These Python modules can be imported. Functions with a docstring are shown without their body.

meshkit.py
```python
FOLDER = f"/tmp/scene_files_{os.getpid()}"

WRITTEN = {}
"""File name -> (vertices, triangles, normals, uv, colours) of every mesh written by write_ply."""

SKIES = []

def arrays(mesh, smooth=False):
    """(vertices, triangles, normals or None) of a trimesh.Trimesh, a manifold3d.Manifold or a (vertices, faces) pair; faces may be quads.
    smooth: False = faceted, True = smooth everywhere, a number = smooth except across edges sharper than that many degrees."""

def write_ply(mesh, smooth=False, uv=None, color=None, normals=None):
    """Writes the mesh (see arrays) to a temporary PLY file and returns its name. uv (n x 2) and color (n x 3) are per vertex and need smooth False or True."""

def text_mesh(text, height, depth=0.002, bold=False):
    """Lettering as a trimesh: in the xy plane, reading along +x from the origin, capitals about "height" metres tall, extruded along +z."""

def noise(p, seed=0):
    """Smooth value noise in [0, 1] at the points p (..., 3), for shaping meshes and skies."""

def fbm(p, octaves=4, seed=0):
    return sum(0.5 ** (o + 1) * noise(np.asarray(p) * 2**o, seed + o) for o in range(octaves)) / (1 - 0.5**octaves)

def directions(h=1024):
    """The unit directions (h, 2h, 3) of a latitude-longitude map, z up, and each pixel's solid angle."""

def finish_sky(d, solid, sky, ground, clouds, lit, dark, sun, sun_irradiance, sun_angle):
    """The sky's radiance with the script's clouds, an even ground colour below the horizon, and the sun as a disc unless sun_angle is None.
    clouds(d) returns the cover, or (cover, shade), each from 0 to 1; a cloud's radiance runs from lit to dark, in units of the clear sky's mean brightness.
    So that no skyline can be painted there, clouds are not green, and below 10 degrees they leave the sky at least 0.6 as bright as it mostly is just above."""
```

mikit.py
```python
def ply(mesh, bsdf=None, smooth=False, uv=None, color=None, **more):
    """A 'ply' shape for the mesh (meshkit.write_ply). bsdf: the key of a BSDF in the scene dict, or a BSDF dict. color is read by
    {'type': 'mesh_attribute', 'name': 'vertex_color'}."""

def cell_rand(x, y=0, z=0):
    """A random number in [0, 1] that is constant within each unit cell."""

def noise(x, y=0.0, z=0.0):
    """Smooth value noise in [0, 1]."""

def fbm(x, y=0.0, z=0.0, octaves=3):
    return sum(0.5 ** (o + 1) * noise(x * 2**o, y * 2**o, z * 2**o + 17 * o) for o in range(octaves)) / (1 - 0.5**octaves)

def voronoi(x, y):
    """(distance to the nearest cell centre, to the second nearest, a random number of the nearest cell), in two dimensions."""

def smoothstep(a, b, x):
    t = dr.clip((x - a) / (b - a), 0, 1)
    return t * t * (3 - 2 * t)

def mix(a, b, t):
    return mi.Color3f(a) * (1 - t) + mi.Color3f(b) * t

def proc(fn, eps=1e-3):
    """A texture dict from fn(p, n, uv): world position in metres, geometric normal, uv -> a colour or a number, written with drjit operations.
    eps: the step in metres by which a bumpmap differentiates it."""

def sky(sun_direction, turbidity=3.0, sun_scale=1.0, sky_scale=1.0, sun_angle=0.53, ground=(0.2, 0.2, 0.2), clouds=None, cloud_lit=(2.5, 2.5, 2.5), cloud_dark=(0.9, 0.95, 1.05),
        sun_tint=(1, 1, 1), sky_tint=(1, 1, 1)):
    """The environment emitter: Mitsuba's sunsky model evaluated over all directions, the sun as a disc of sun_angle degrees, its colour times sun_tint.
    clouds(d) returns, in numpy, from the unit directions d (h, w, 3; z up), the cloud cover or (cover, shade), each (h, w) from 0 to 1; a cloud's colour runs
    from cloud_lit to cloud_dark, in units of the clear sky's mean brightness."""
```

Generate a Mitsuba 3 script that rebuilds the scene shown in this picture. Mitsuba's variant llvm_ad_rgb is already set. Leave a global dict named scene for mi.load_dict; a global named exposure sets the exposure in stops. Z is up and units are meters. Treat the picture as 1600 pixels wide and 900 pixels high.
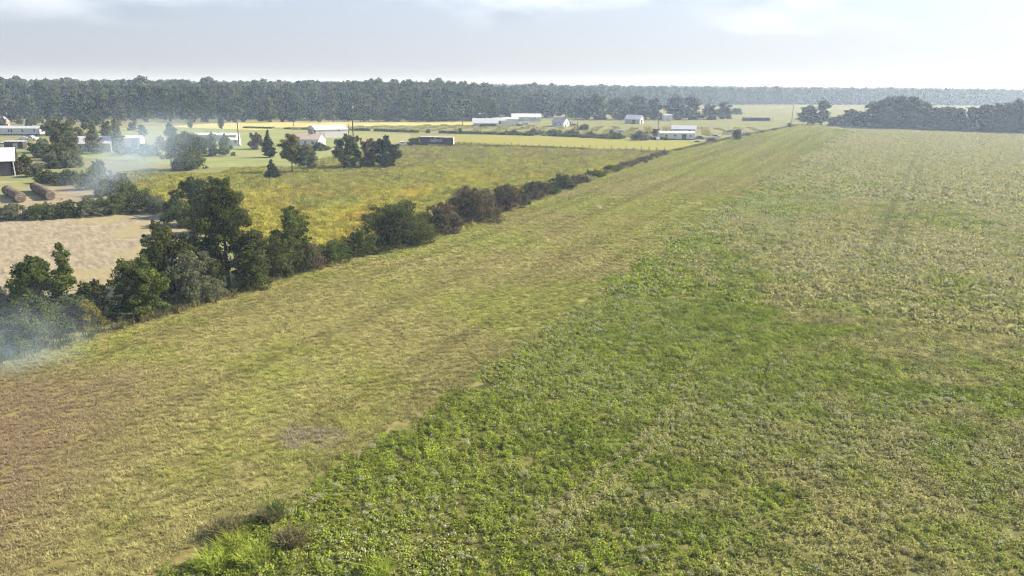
import math, random
import numpy as np, trimesh, drjit as dr, mitsuba as mi, mikit, meshkit
from shapely.geometry import Polygon, LineString, Point
import shapely
from mikit import proc, noise, fbm, voronoi, cell_rand, smoothstep, mix, ply

T = mi.ScalarTransform4f
scene, labels = {}, {}

# ------------------------------------------------------------------ camera, sky, exposure
PITCH, ROLL = math.radians(15.65), math.radians(0.51)
scene['camera'] = {'type': 'perspective', 'fov': 70.6, 'fov_axis': 'x', 'near_clip': 0.5, 'far_clip': 12000.0,
    'to_world': T().look_at(origin=[0, 0, 25], target=[0, 25 * math.cos(PITCH), 25 - 25 * math.sin(PITCH)],
                            up=[-math.sin(ROLL), math.cos(ROLL) * math.sin(PITCH), math.cos(ROLL) * math.cos(PITCH)]),
    'medium': {'type': 'ref', 'id': 'air'}}
exposure = 2.9
SUN_AZ, SUN_EL = math.radians(73), math.radians(35)
SUN = (math.sin(SUN_AZ) * math.cos(SUN_EL), math.cos(SUN_AZ) * math.cos(SUN_EL), math.sin(SUN_EL))

def clouds(d):
    x, y, z = d[..., 0], d[..., 1], np.maximum(d[..., 2], 0)
    el = np.degrees(np.arcsin(z))
    hy = np.hypot(x, y) + 1e-6
    q = np.stack([x / hy * 6.0, y / hy * 6.0, el / 3.4], -1)
    n = meshkit.fbm(q + 3.1, 5, 7)
    n2 = meshkit.fbm(q * 2.3 + 11.0, 5, 3)
    puff = np.clip((n - 0.38 - np.clip((el - 9) / 160, 0, .08)) / 0.24, 0, 1) * np.clip((el - 3.4) / 1.6, 0, 1)
    veil = np.clip(0.92 - el / 28.0, 0.06, 0.88)
    cover = np.maximum(veil, puff * 0.92)
    c = d @ (np.array(SUN) / np.linalg.norm(SUN))          # thin cloud is brighter towards the sun
    b = 0.60 + 0.23 * (1 + c) ** 2 + puff * (0.95 * np.clip((n2 - 0.36) / 0.26, 0, 1) - 0.14)
    return cover, np.clip(1 - (b - 0.7) / 1.7, 0, 1)

scene['sky'] = mikit.sky(SUN, turbidity=3, sun_angle=1.2, clouds=clouds, cloud_lit=(2.4, 2.36, 2.38), cloud_dark=(0.76, 0.75, 0.82), sun_tint=(1.0, 1.10, 1.25))
labels['sky'] = {'kind': 'structure'}

# ------------------------------------------------------------------ air: haze round everything
scene['air'] = {'type': 'homogeneous', 'albedo': {'type': 'rgb', 'value': [0.93, 0.95, 0.98]},
                'sigma_t': {'type': 'rgb', 'value': [0.00026, 0.00032, 0.00043]}, 'phase': {'type': 'hg', 'g': 0.25}}
scene['haze'] = {'type': 'cube', 'to_world': T().translate([0, 900, 23]).scale([2700, 2700, 24.5]), 'bsdf': {'type': 'null'},
                 'interior': {'type': 'ref', 'id': 'air'}}
labels['haze'] = {'kind': 'stuff', 'label': 'thin pale bluish haze hanging over the fields and woods', 'category': 'haze'}

# ------------------------------------------------------------------ materials
def rgb(*c): return {'type': 'rgb', 'value': list(c)}
def matte(key, c, rough=None):
    tex = proc(c) if callable(c) else rgb(*c)
    if rough is None: scene[key] = {'type': 'twosided', 'bsdf': {'type': 'diffuse', 'reflectance': tex}}
    else: scene[key] = {'type': 'twosided', 'bsdf': {'type': 'principled', 'base_color': tex, 'roughness': rough, 'specular': 0.5}}
def leafy(key, fn, trans=0.7, rough=0.55):
    scene[key] = {'type': 'principledthin', 'base_color': proc(fn), 'roughness': rough, 'diff_trans': trans, 'spec_trans': 0.0, 'eta': 1.35}

def leaf_fn(a, b, c, sc=0.11):
    def fn(p, n, uv):
        col = mix(a, b, uv.x) * (1 if sc != .07 else .55 + .9 * noise(p.x * .13, p.y * .13, 4))
        return mix(col, c, smoothstep(0.40, 0.75, noise(p.x * sc, p.y * sc, p.z * sc * .4)) * 0.75)
    return fn
leafy('leaf_dark', leaf_fn((.030, .044, .014), (.135, .155, .038), (.085, .095, .040), .5))
leafy('leaf_green', leaf_fn((.038, .062, .017), (.185, .215, .048), (.080, .110, .035), .4))
leafy('leaf_pale', leaf_fn((.11, .13, .07), (.19, .20, .11), (.14, .15, .09), .4))
leafy('leaf_yellow', leaf_fn((.13, .13, .028), (.24, .20, .040), (.12, .13, .035), .5))
leafy('leaf_brown', leaf_fn((.095, .070, .046), (.190, .145, .098), (.085, .085, .040), .6))
leafy('leaf_cedar', leaf_fn((.025, .042, .020), (.055, .075, .032), (.040, .055, .025), .5))
leafy('leaf_forest', leaf_fn((.030, .046, .018), (.080, .108, .036), (.120, .115, .055), .07), rough=.85)

def spot2(p, s): return noise(p.x * s, p.y * s, 11)
def line(u, w): return 1 - smoothstep(w * .6, w, dr.abs(u))
def weed_fn(p, n, uv):
    # living green, drier straw-coloured growth in patches (more of it towards the far and right side of the field)
    big = fbm(p.x * .045 + 3, p.y * .045, 0, 3)
    across = p.x - .46 * p.y + 31
    dry = smoothstep(.40, .72, .5 + .42 * (big - .5) + .35 * (noise(p.x * .3, p.y * .3, 9) - .5) + dr.clip(.006 * (across - 26), -.15, .10) + dr.clip(.0012 * (p.y - 85), -.05, .20))
    wob = .5 * spot2(p, .12)
    v = p.x - .705 * p.y + wob                       # near tracks, then the far pair
    near = dr.maximum(line(v + 24.2, .5), line(v + 22.6, .5)) * smoothstep(35, 38, p.y) * smoothstep(60, 53, p.y)
    w = p.x - .575 * p.y + wob
    far = dr.maximum(line(w + 3.5, .9), line(w + 7.0, .9)) * smoothstep(92, 120, p.y) * smoothstep(340, 240, p.y)
    track = near * (.35 + .65 * noise(p.x * .8, p.y * .8, 2))
    r = uv.x
    green = mix((.16, .215, .032), (.40, .45, .085), r)
    green = mix(green, (.13, .22, .036), smoothstep(.60, .75, noise(p.x * .21, p.y * .21, 4)) * .25)
    straw = mix((.27, .25, .090), (.58, .53, .26), r)
    clump = noise(p.x * 1.4, p.y * 1.4, 6)
    col = mix(green, straw, dr.clip(dry * (.45 + .9 * r), 0, 1))
    col = col * (.62 + .76 * clump)
    col = mix(col, mix((.36, .33, .15), (.55, .52, .29), r), track * .9)
    col = mix(col, mix((.12, .14, .04), (.27, .29, .09), r), far * .55)
    col = mix(col, mix((.36, .37, .20), (.54, .53, .34), r), smoothstep(.55, .60, uv.y))
    return col
leafy('weed_leaf', weed_fn, .75)
def mown_fn(p, n, uv):
    big, mid = fbm(p.x * .05, p.y * .05, 1, 3), noise(p.x * .35, p.y * .35, 2)
    r = uv.x
    col = mix((.25, .23, .085), (.465, .44, .19), r)
    col = mix(col, mix((.225, .25, .055), (.40, .43, .11), r), smoothstep(.40, .72, big + .30 * (mid - .5) + .0006 * p.y) * .75)
    lane = noise((p.x * .89 - p.y * .455) * .55, (p.x * .455 + p.y * .89) * .02, 5)
    col = col * (.80 + .40 * lane)
    col = col * (.66 + .68 * noise(p.x * 2.1, p.y * 2.1, 3))
    worn = smoothstep(2.6, 1.2, dr.hypot((p.x + 14.6) * .8, p.y - 48.2) + 1.6 * (noise(p.x * .9, p.y * .9, 7) - .5))
    col = mix(col, mix((.22, .19, .14), (.42, .37, .27), r), worn * .8)
    edge = smoothstep(-23, -36, p.x + 10 * (big - .5)) * smoothstep(66, 54, p.y)
    col = mix(col, mix((.22, .155, .105), (.41, .30, .21), r), edge * .9)
    return col
leafy('mown_blade', mown_fn, .6)
def meadow_fn(p, n, uv):
    a, b = fbm(p.x * .07 + 9, p.y * .05, 1, 3), fbm(p.x * .16, p.y * .11 + 5, 2, 2)
    r = uv.x
    col = mix((.22, .24, .055), (.44, .43, .13), r)
    near = smoothstep(290, 170, p.y - .55 * p.x)
    col = mix(col, mix((.32, .30, .055), (.55, .51, .115), r), smoothstep(.42, .60, a) * near)
    col = mix(col, mix((.36, .24, .040), (.55, .37, .08), r), smoothstep(.56, .72, b) * near * .4)
    col = mix(col, mix((.24, .20, .11), (.36, .31, .17), r), smoothstep(.50, .62, b) * (1 - near) * .7)
    return col * (.55 + .9 * noise(p.x * .75, p.y * .75, 3))
leafy('meadow_leaf', meadow_fn, .8)
def fringe_fn(p, n, uv):
    return mix(mix((.10, .10, .04), (.26, .23, .12), uv.x), (.09, .13, .035), smoothstep(.5, .7, noise(p.x * .15, p.y * .15)))
leafy('fringe_blade', fringe_fn, .7)

def spot(p, s, k=0): return noise(p.x * s, p.y * s, k)
def soil_weed(p, n, uv):
    return mix((.045, .055, .020), (.13, .13, .05), fbm(p.x * .9, p.y * .9, 0, 3))
def soil_weed_far(p, n, uv):
    c = mix((.065, .070, .024), (.16, .155, .055), smoothstep(.3, .7, fbm(p.x * .9, p.y * .9, 0, 4)))
    return mix(c, (.20, .19, .085), smoothstep(.6, .75, fbm(p.x * .05, p.y * .03, 5, 3)) * .5)
def soil_mown(p, n, uv):
    c = mix((.09, .080, .032), (.29, .245, .10), fbm(p.x * 1.7, p.y * 1.7, 0, 3))
    c = mix(c, mix((.13, .14, .045), (.29, .28, .10), spot(p, 1.3, 5)), smoothstep(.45, .62, fbm(p.x * .05, p.y * .05, 1, 3)) * smoothstep(-28, -18, p.x + .2 * dr.maximum(p.y - 58, 0)))
    return mix(c, (.33, .27, .15), smoothstep(.70, .78, fbm(p.x * .16, p.y * .16, 3, 3)))
def soil_meadow(p, n, uv): return mix((.09, .10, .03), (.20, .19, .06), fbm(p.x * .5, p.y * .5, 0, 4))
def stubble(p, n, uv):
    a = p.x * .80 + p.y * .60; rows = fbm(a * 2.6 + .8 * spot(p, .3), (p.y * .80 - p.x * .60) * .55, 3, 3)
    c = mix((.17, .14, .095), (.37, .32, .23), dr.clip(.5 * fbm(p.x * .9, p.y * .9, 0, 3) + 1.0 * rows - .27, 0, 1))
    return mix(c, (.29, .25, .13), smoothstep(.5, .7, fbm(p.x * .09, p.y * .09, 8, 3)) * .8)
def yard(p, n, uv): return mix(mix((.22, .18, .12), (.36, .31, .21), fbm(p.x * .5, p.y * .5, 0, 4)), (.22, .23, .09), smoothstep(.52, .66, fbm(p.x * .08, p.y * .12, 3, 3)))
def streaky(a, b, c):
    def fn(p, n, uv):
        col = mix(a, b, fbm(p.x * .12, p.y * .30, 0, 4))
        return mix(col, c, smoothstep(.50, .68, fbm(p.x * .018 + 4, p.y * .045, 2, 4)))
    return fn
matte('mat_soil_weed', soil_weed); matte('mat_soil_weed_far', soil_weed_far); matte('mat_mown', soil_mown); matte('mat_meadow', soil_meadow)
matte('mat_stubble', stubble); matte('mat_yard', yard)
matte('mat_ground', streaky((.15, .165, .075), (.24, .245, .115), (.22, .195, .115)))
matte('mat_pasture', streaky((.20, .21, .055), (.30, .29, .080), (.25, .24, .075)))
matte('mat_lawn', streaky((.17, .20, .080), (.28, .30, .13), (.26, .25, .12)))
matte('mat_rough', streaky((.15, .145, .070), (.27, .25, .13), (.17, .19, .075)))
matte('mat_hayfield', streaky((.36, .32, .12), (.48, .43, .18), (.42, .39, .17)))
matte('mat_fallow', streaky((.20, .155, .09), (.28, .22, .13), (.24, .20, .10)))
matte('mat_dirt', lambda p, n, uv: mix((.30, .24, .19), (.42, .36, .29), fbm(p.x * .6, p.y * .6)))
matte('bark', lambda p, n, uv: mix((.06, .048, .036), (.13, .11, .09), fbm(p.x * 6, p.y * 6, p.z * 1.5)))
matte('pole_wood', lambda p, n, uv: mix((.07, .058, .048), (.13, .11, .09), fbm(p.x * 9, p.y * 9, p.z * .8)))
def hay(p, n, uv): return mix(mix((.075, .060, .048), (.16, .125, .10), fbm(p.x * 7, p.y * 7, p.z * 7, 3)), (.26, .22, .17), smoothstep(.6, .75, noise(p.x * 3, p.y * 3, p.z * 5)))
matte('hay_straw', hay)
def siding(a, s=5.0):
    def fn(p, n, uv): return mi.Color3f(a) * (.86 + .14 * fbm(p.x * .7, p.y * .7, p.z * s, 3))
    return fn
for key, c, ro in [('white_siding', (.55, .55, .56), .5), ('white_metal', (.54, .54, .54), .35), ('grey_metal', (.42, .43, .46), .4), ('lilac_metal', (.46, .44, .50), .45),
                   ('slate_siding', (.13, .16, .19), .5), ('tan_shingle', (.36, .30, .26), .8), ('grey_shingle', (.25, .24, .27), .8), ('dark_board', (.045, .040, .045), .7),
                   ('navy_panel', (.028, .026, .050), .35), ('red_metal', (.38, .15, .11), .5), ('peach_siding', (.55, .30, .22), .6), ('grey_board', (.40, .38, .37), .7)]:
    matte(key, siding(c), ro)
matte('black_rubber', (.02, .02, .02), .8)
scene['window_glass'] = {'type': 'twosided', 'bsdf': {'type': 'principled', 'base_color': rgb(.05, .055, .07), 'roughness': .08, 'specular': .6}}
for key, c in [('paint_white', (.75, .75, .75)), ('paint_dark', (.04, .04, .05)), ('paint_red', (.30, .03, .03)), ('paint_blue', (.06, .08, .16)), ('paint_silver', (.42, .43, .45))]:
    scene[key] = {'type': 'twosided', 'bsdf': {'type': 'principled', 'base_color': rgb(*c), 'roughness': .25, 'clearcoat': .7, 'clearcoat_gloss': .9}}
matte('letter_white', (.62, .62, .68), .6)
matte('wire_black', (.05, .05, .05), .6)

# ------------------------------------------------------------------ helpers
count, POS = {}, {}
def numbered(name):
    k = count.get(name, 0); count[name] = k + 1
    return name if k == 0 else f'{name}_{k:03d}'
def obj(key, shape, label=None, cat=None, group=None, kind=None):
    key = numbered(key); scene[key] = shape; tag(key, label, cat, group, kind); return key
def tag(key, label=None, cat=None, group=None, kind=None):
    d = {k: v for k, v in (('label', label), ('category', cat), ('group', group), ('kind', kind)) if v}
    if d: labels[key] = d
def thing(name, label, cat, group=None):
    key = numbered(name); tag(key, label, cat, group); return key
def part(parent, name, mesh, m, **kw):
    key = numbered(parent + '__' + name); scene[key] = ply(mesh, m, **kw); return key
def struct(name, mesh, m, **kw):
    key = numbered(name); scene[key] = ply(mesh, m, **kw); labels[key] = {'kind': 'structure'}; return key

def box(x0, x1, y0, y1, z0, z1):
    m = trimesh.creation.box(bounds=[[x0, y0, z0], [x1, y1, z1]]); return m
def cat_(*ms): return trimesh.util.concatenate(list(ms))
def place(m, x, y, rot=0, z=0):
    m = m.copy(); m.apply_transform(trimesh.transformations.rotation_matrix(math.radians(rot), [0, 0, 1])); m.apply_translation([x, y, z]); return m
def tube(pts, rad, sides=6):
    p = np.asarray(pts, float); rad = np.broadcast_to(rad, len(p))
    t = np.gradient(p, axis=0); t /= np.linalg.norm(t, axis=1, keepdims=True) + 1e-9
    a = np.cross(t, np.where(np.abs(t[:, 2:]) < .9, [0, 0, 1.], [1., 0, 0])); a /= np.linalg.norm(a, axis=1, keepdims=True) + 1e-9
    b = np.cross(t, a); ang = np.arange(sides) * 2 * np.pi / sides
    v = p[:, None] + rad[:, None, None] * (np.cos(ang)[None, :, None] * a[:, None] + np.sin(ang)[None, :, None] * b[:, None])
    i, j = np.meshgrid(np.arange(len(p) - 1), np.arange(sides), indexing='ij')
    q = np.stack([i * sides + j, i * sides + (j + 1) % sides, (i + 1) * sides + (j + 1) % sides, (i + 1) * sides + j], -1).reshape(-1, 4)
    caps = [[(len(p) - 1) * sides, (len(p) - 1) * sides + k, (len(p) - 1) * sides + k + 1] for k in range(1, sides - 1)]
    f = np.vstack([q[:, [0, 1, 2]], q[:, [0, 2, 3]], np.array(caps)])
    return trimesh.Trimesh(v.reshape(-1, 3), f, process=False)
def unit(v): return v / (np.linalg.norm(v, axis=-1, keepdims=True) + 1e-9)

def leaf_cards(rng, pos, nrm, size, code=0.0, narrow=.62):
    """Rhombic folded leaf clumps: (vertices, faces, uv)."""
    n = len(pos); size = np.broadcast_to(size, n)[:, None]
    t = unit(np.cross(nrm, unit(rng.normal(size=(n, 3))))); b = np.cross(nrm, t)
    droop = nrm * size * rng.uniform(.05, .28, (n, 1))
    v = np.stack([pos - t * size * .5, pos + b * size * .5 * narrow - droop, pos + t * size * .5, pos - b * size * .5 * narrow - droop], 1)
    i = np.arange(n)[:, None] * 4
    f = np.concatenate([i + [0, 1, 2], i + [0, 2, 3]], 1).reshape(-1, 3)
    uv = np.stack([np.repeat(rng.random(n), 4), np.repeat(np.broadcast_to(code, n), 4)], 1)
    return v.reshape(-1, 3), f, uv
def blade_cards(rng, pos, h, w, lean, code=0.0):
    """Bent grass blades of two segments."""
    n = len(pos); h = np.broadcast_to(h, n)[:, None]; w = np.broadcast_to(w, n)[:, None]
    az = rng.uniform(0, 2 * np.pi, n); d = np.stack([np.cos(az), np.sin(az), 0 * az], 1); s = np.stack([-np.sin(az), np.cos(az), 0 * az], 1)
    l = np.broadcast_to(lean, n)[:, None] * rng.uniform(.4, 1.3, (n, 1)); up = np.array([0, 0, 1.])
    mid = pos + up * h * .62 + d * h * l * .4; tip = pos + up * h * rng.uniform(.75, 1, (n, 1)) + d * h * l * 1.1
    v = np.stack([pos - s * w * .5, pos + s * w * .5, mid + s * w * .5, mid - s * w * .5, tip], 1)
    i = np.arange(n)[:, None] * 5
    f = np.concatenate([i + [0, 1, 2], i + [0, 2, 3], i + [3, 2, 4]], 1).reshape(-1, 3)
    uv = np.stack([np.repeat(rng.random(n), 5), np.repeat(np.broadcast_to(code, n), 5)], 1)
    return v.reshape(-1, 3), f, uv
def merge(*gs):
    v, f, u, o = [], [], [], 0
    for a in gs:
        v.append(a[0]); f.append(a[1] + o); u.append(a[2]); o += len(a[0])
    return np.vstack(v), np.vstack(f), np.vstack(u)
def ply_g(g, m): return ply((g[0], g[1]), m, uv=g[2])

def lobes_of(rng, kind, h, w):
    """Ellipsoid lobes (centre, radii) of a crown h tall and w wide."""
    L = []
    if kind == 'tree':       # round-topped broadleaf, crown from about a quarter of its height
        for k in range(15):
            z = h * (.30 + .60 * (k + rng.random()) / 15); prof = math.sin(math.pi * min(max((z / h - .14) / .92, .05), .98)) ** .7
            a, rr = k * 2.4 + rng.uniform(-.6, .6), w * .5 * prof * rng.uniform(.15, .78)
            s = w * rng.uniform(.15, .25)
            L.append((np.array([rr * math.cos(a), rr * math.sin(a), z]), np.array([s, s, s * rng.uniform(.6, .9)])))
    elif kind == 'full':     # tall tree leafy nearly to the ground
        for k in range(20):
            z = h * (.10 + .82 * (k + rng.random()) / 20); prof = math.sin(math.pi * min(max(z / h * .78 + .20, .05), .97)) ** .6
            a, rr = k * 2.4 + rng.uniform(-.6, .6), w * .5 * prof * rng.uniform(.2, .80)
            s = w * rng.uniform(.13, .22)
            L.append((np.array([rr * math.cos(a), rr * math.sin(a), max(z, s * .6)]), np.array([s, s, s * rng.uniform(.7, 1.0)])))
    elif kind == 'bush':     # leafy to the ground
        for k in range(20):
            z = h * (.08 + .80 * (k + rng.random()) / 20); prof = math.sqrt(max(1 - (z / h) ** 2, .05))
            a, rr = k * 2.4 + rng.uniform(-.6, .6), w * .5 * prof * rng.uniform(.2, .98)
            s = w * rng.uniform(.09, .22)
            L.append((np.array([rr * math.cos(a), rr * math.sin(a), max(z, s * .5)]), np.array([s, s, min(s * .9, h * .3)])))
        for k in range(5):
            a, rr, s = rng.uniform(0, 6.28), w * .40 * rng.random(), w * rng.uniform(.05, .09)
            L.append((np.array([rr * math.cos(a), rr * math.sin(a), h * rng.uniform(.78, 1.0)]), np.array([s, s, s * 1.5])))
    elif kind == 'cone':     # cedar or other conifer, tapering
        for k in range(20):
            u = (k + .5) / 20; z = h * (.06 + .90 * u); r = w * .5 * (1 - u) ** .75 * (1 if u > .12 else .75)
            for a in rng.uniform(0, 6.28, 3 if u < .7 else 1):
                s = max(r * .62, w * .07); L.append((np.array([r * .5 * math.cos(a), r * .5 * math.sin(a), z]), np.array([s, s, h * .07])))
    elif kind == 'column':   # poplar-like, narrow oval with a bare foot
        for k in range(12):
            u = (k + .5) / 12; z = h * (.16 + .80 * u); r = w * .5 * math.sin(math.pi * (.12 + .80 * u)) ** .8
            a = rng.uniform(0, 6.28); s = max(r * .75, w * .1)
            L.append((np.array([r * .4 * math.cos(a), r * .4 * math.sin(a), z]), np.array([s, s, h * .09])))
    elif kind == 'pine':     # tall bare trunk, ragged top
        for k in range(9):
            z = h * rng.uniform(.55, .97); rr = w * .36 * rng.random(); a = rng.uniform(0, 6.28); s = w * rng.uniform(.16, .26)
            L.append((np.array([rr * math.cos(a), rr * math.sin(a), z]), np.array([s, s, s * .6])))
    return L
def crown_mesh(rng, L, n, size, fine=True, jit=.75):
    if fine:   # every lobe breaks up into smaller sprays of leaves
        M = []
        for c0, r0 in L:
            for _ in range(7):
                d = unit(rng.normal(size=3) + [0, 0, .25]); q = r0 * rng.uniform(.26, .52)
                M.append((c0 + d * r0 * rng.uniform(.65, 1.12), q * [1, 1, rng.uniform(.6, .9)]))
            M.append((c0, r0 * .8))
        L = M
    r = np.array([l[1] for l in L]); c = np.array([l[0] for l in L]); area = r[:, 0] * r[:, 2] + .02 * (r[:, 0] * r[:, 2]).max()
    i = rng.choice(len(L), n, p=area / area.sum()); d = unit(rng.normal(size=(n, 3)))
    f = np.clip(rng.normal(.85, .22, (n, 1)), .1, 1.35)
    pos = c[i] + d * r[i] * f; pos[:, 2] = np.maximum(pos[:, 2], size * .25)
    nrm = unit(d + jit * rng.normal(size=(n, 3)) + [0, 0, .35])
    tone = np.repeat(rng.random(len(L))[i] * .65 + rng.random(n) * .35, 4)      # a spray is mostly of one tone
    g = leaf_cards(rng, pos, nrm, size * rng.uniform(.6, 1.35, n)); g[2][:, 0] = tone
    return g
def trunk_mesh(rng, L, h, w, kind):
    r0 = max(.024 * h * (.6 if kind in ('bush', 'cone', 'column') else .75), .05); top = {'bush': .5, 'tree': .7}.get(kind, .93)
    z = np.linspace(-.1, h * top, 6); wob = rng.normal(0, .012 * h, (6, 2)); wob[0] = 0
    P = np.column_stack([wob.cumsum(0) * .5, z]); ms = [tube(P, np.linspace(r0, r0 * .25, 6))]
    for l in sorted(L, key=lambda l: -l[1][0])[:9]:
        k = int(np.clip(np.searchsorted(z, l[0][2] * .62), 1, 5)); a, b = P[k], l[0]
        m = (a + b) / 2 + [0, 0, -.06 * h * rng.random()]
        ms.append(tube([a, m, b], [r0 * .42, r0 * .28, r0 * .10], 5))
    return cat_(*ms)
def core_mesh(rng, L, f=.70):
    """The dense inside of a crown, one lump per lobe."""
    V, F, o = [], [], 0; ico = trimesh.creation.icosphere(subdivisions=1)
    for c, r in L:
        v = np.array(ico.vertices) * (1 + .22 * rng.normal(size=(len(ico.vertices), 1))) * r * f + c
        v[:, 2] = np.maximum(v[:, 2], .05); V.append(v); F.append(np.array(ico.faces) + o); o += len(v)
    V = np.vstack(V); uv = np.column_stack([np.repeat(rng.random(len(L)) * .5, len(ico.vertices)), np.zeros(len(V))])
    return V, np.vstack(F), uv
def grow(name, label, cat, kind, xyhw, leaf, n, size, seed, group=None):
    """One tree or shrub of its own: trunk and crown."""
    x, y, h, w = xyhw; rng = np.random.default_rng(seed)
    L = lobes_of(rng, kind, h, w); t = thing(name, label, cat, group); POS[t] = (x, y)
    g = crown_mesh(rng, L, int(n * 3.2), size * 1.15)
    if math.hypot(x, y) > 180: g = merge(g, core_mesh(rng, L, .55))
    g = (g[0] + [x, y, 0], g[1], g[2])
    scene[t + '__crown'] = ply_g(g, leaf)
    m = trunk_mesh(rng, L, h, w, kind); m.apply_translation([x, y, 0]); scene[t + '__trunk'] = ply(m, 'bark')
    return t

# ------------------------------------------------------------------ the setting: ground and fields
HEDGE = [(-62, 36), (-52, 52), (-46.1, 63.3), (-35.0, 82.4), (-26.1, 102.2), (-13.2, 121.2), (4.2, 165.8), (30, 222), (59.2, 284.8), (118, 388), (190.6, 503.9)]
SWATH = [(-23.2, 21.9), (-21.1, 26.7), (-18.3, 32.2), (-14.3, 38.8), (-10.8, 46.1), (-5.2, 55.2), (1.0, 68.0), (7.5, 80.4), (18.2, 100.0), (30.9, 127.7), (64.2, 191.9), (134.5, 316.5), (213.5, 463.3)]
FAREDGE = [(190.6, 503.9), (202, 524), (250, 497), (316.6, 458.7), (420, 405), (520, 350)]
def ragged(pts, amp, step, seed):
    rng = np.random.default_rng(seed); l = LineString(pts); n = max(int(l.length / step), 2)
    q = np.array([l.interpolate(k / n, normalized=True).coords[0] for k in range(n + 1)]); q[1:-1] += rng.normal(0, amp, (n - 1, 2)); return q.tolist()
def sheet(pts, z):
    poly = Polygon(pts).buffer(0)
    if poly.geom_type != 'Polygon': poly = max(poly.geoms, key=lambda g: g.area)
    v, f = trimesh.creation.triangulate_polygon(poly, engine='earcut')
    m = trimesh.Trimesh(np.column_stack([v, np.full(len(v), z)]), f, process=False)
    if m.face_normals[:, 2].mean() < 0: m.invert()
    return m, poly
struct('ground', trimesh.Trimesh([[-2650, -1750, 0], [2650, -1750, 0], [2650, 3550, 0], [-2650, 3550, 0]], [[0, 1, 2], [0, 2, 3]], process=False), 'mat_ground')
hedge_r = ragged(HEDGE, .35, 4, 1); swath_r = ragged(SWATH, .5, 3, 2)
m, MOWN = sheet(hedge_r + [(202, 524)] + swath_r[::-1], .012); struct('mown_strip', m, 'mat_mown')
m, WEEDS = sheet(swath_r + [(250, 497), (316.6, 458.7), (520, 350), (520, -60), (-40, -60)], .008); struct('weed_field', m, 'mat_soil_weed_far')
m, MEADOW = sheet([q for q in hedge_r if 96 < q[1] < 292] + [(53.7, 295.6), (25.8, 301.8), (-23.3, 326.8), (-40.7, 307.5), (-60.0, 284.0), (-65.5, 224.7), (-78.9, 223.6), (-85.8, 206.4), (-110.3, 204.6), (-88.6, 170.4), (-56.7, 134.2), (-38.8, 112.5)], .008); struct('meadow', m, 'mat_meadow')
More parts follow.
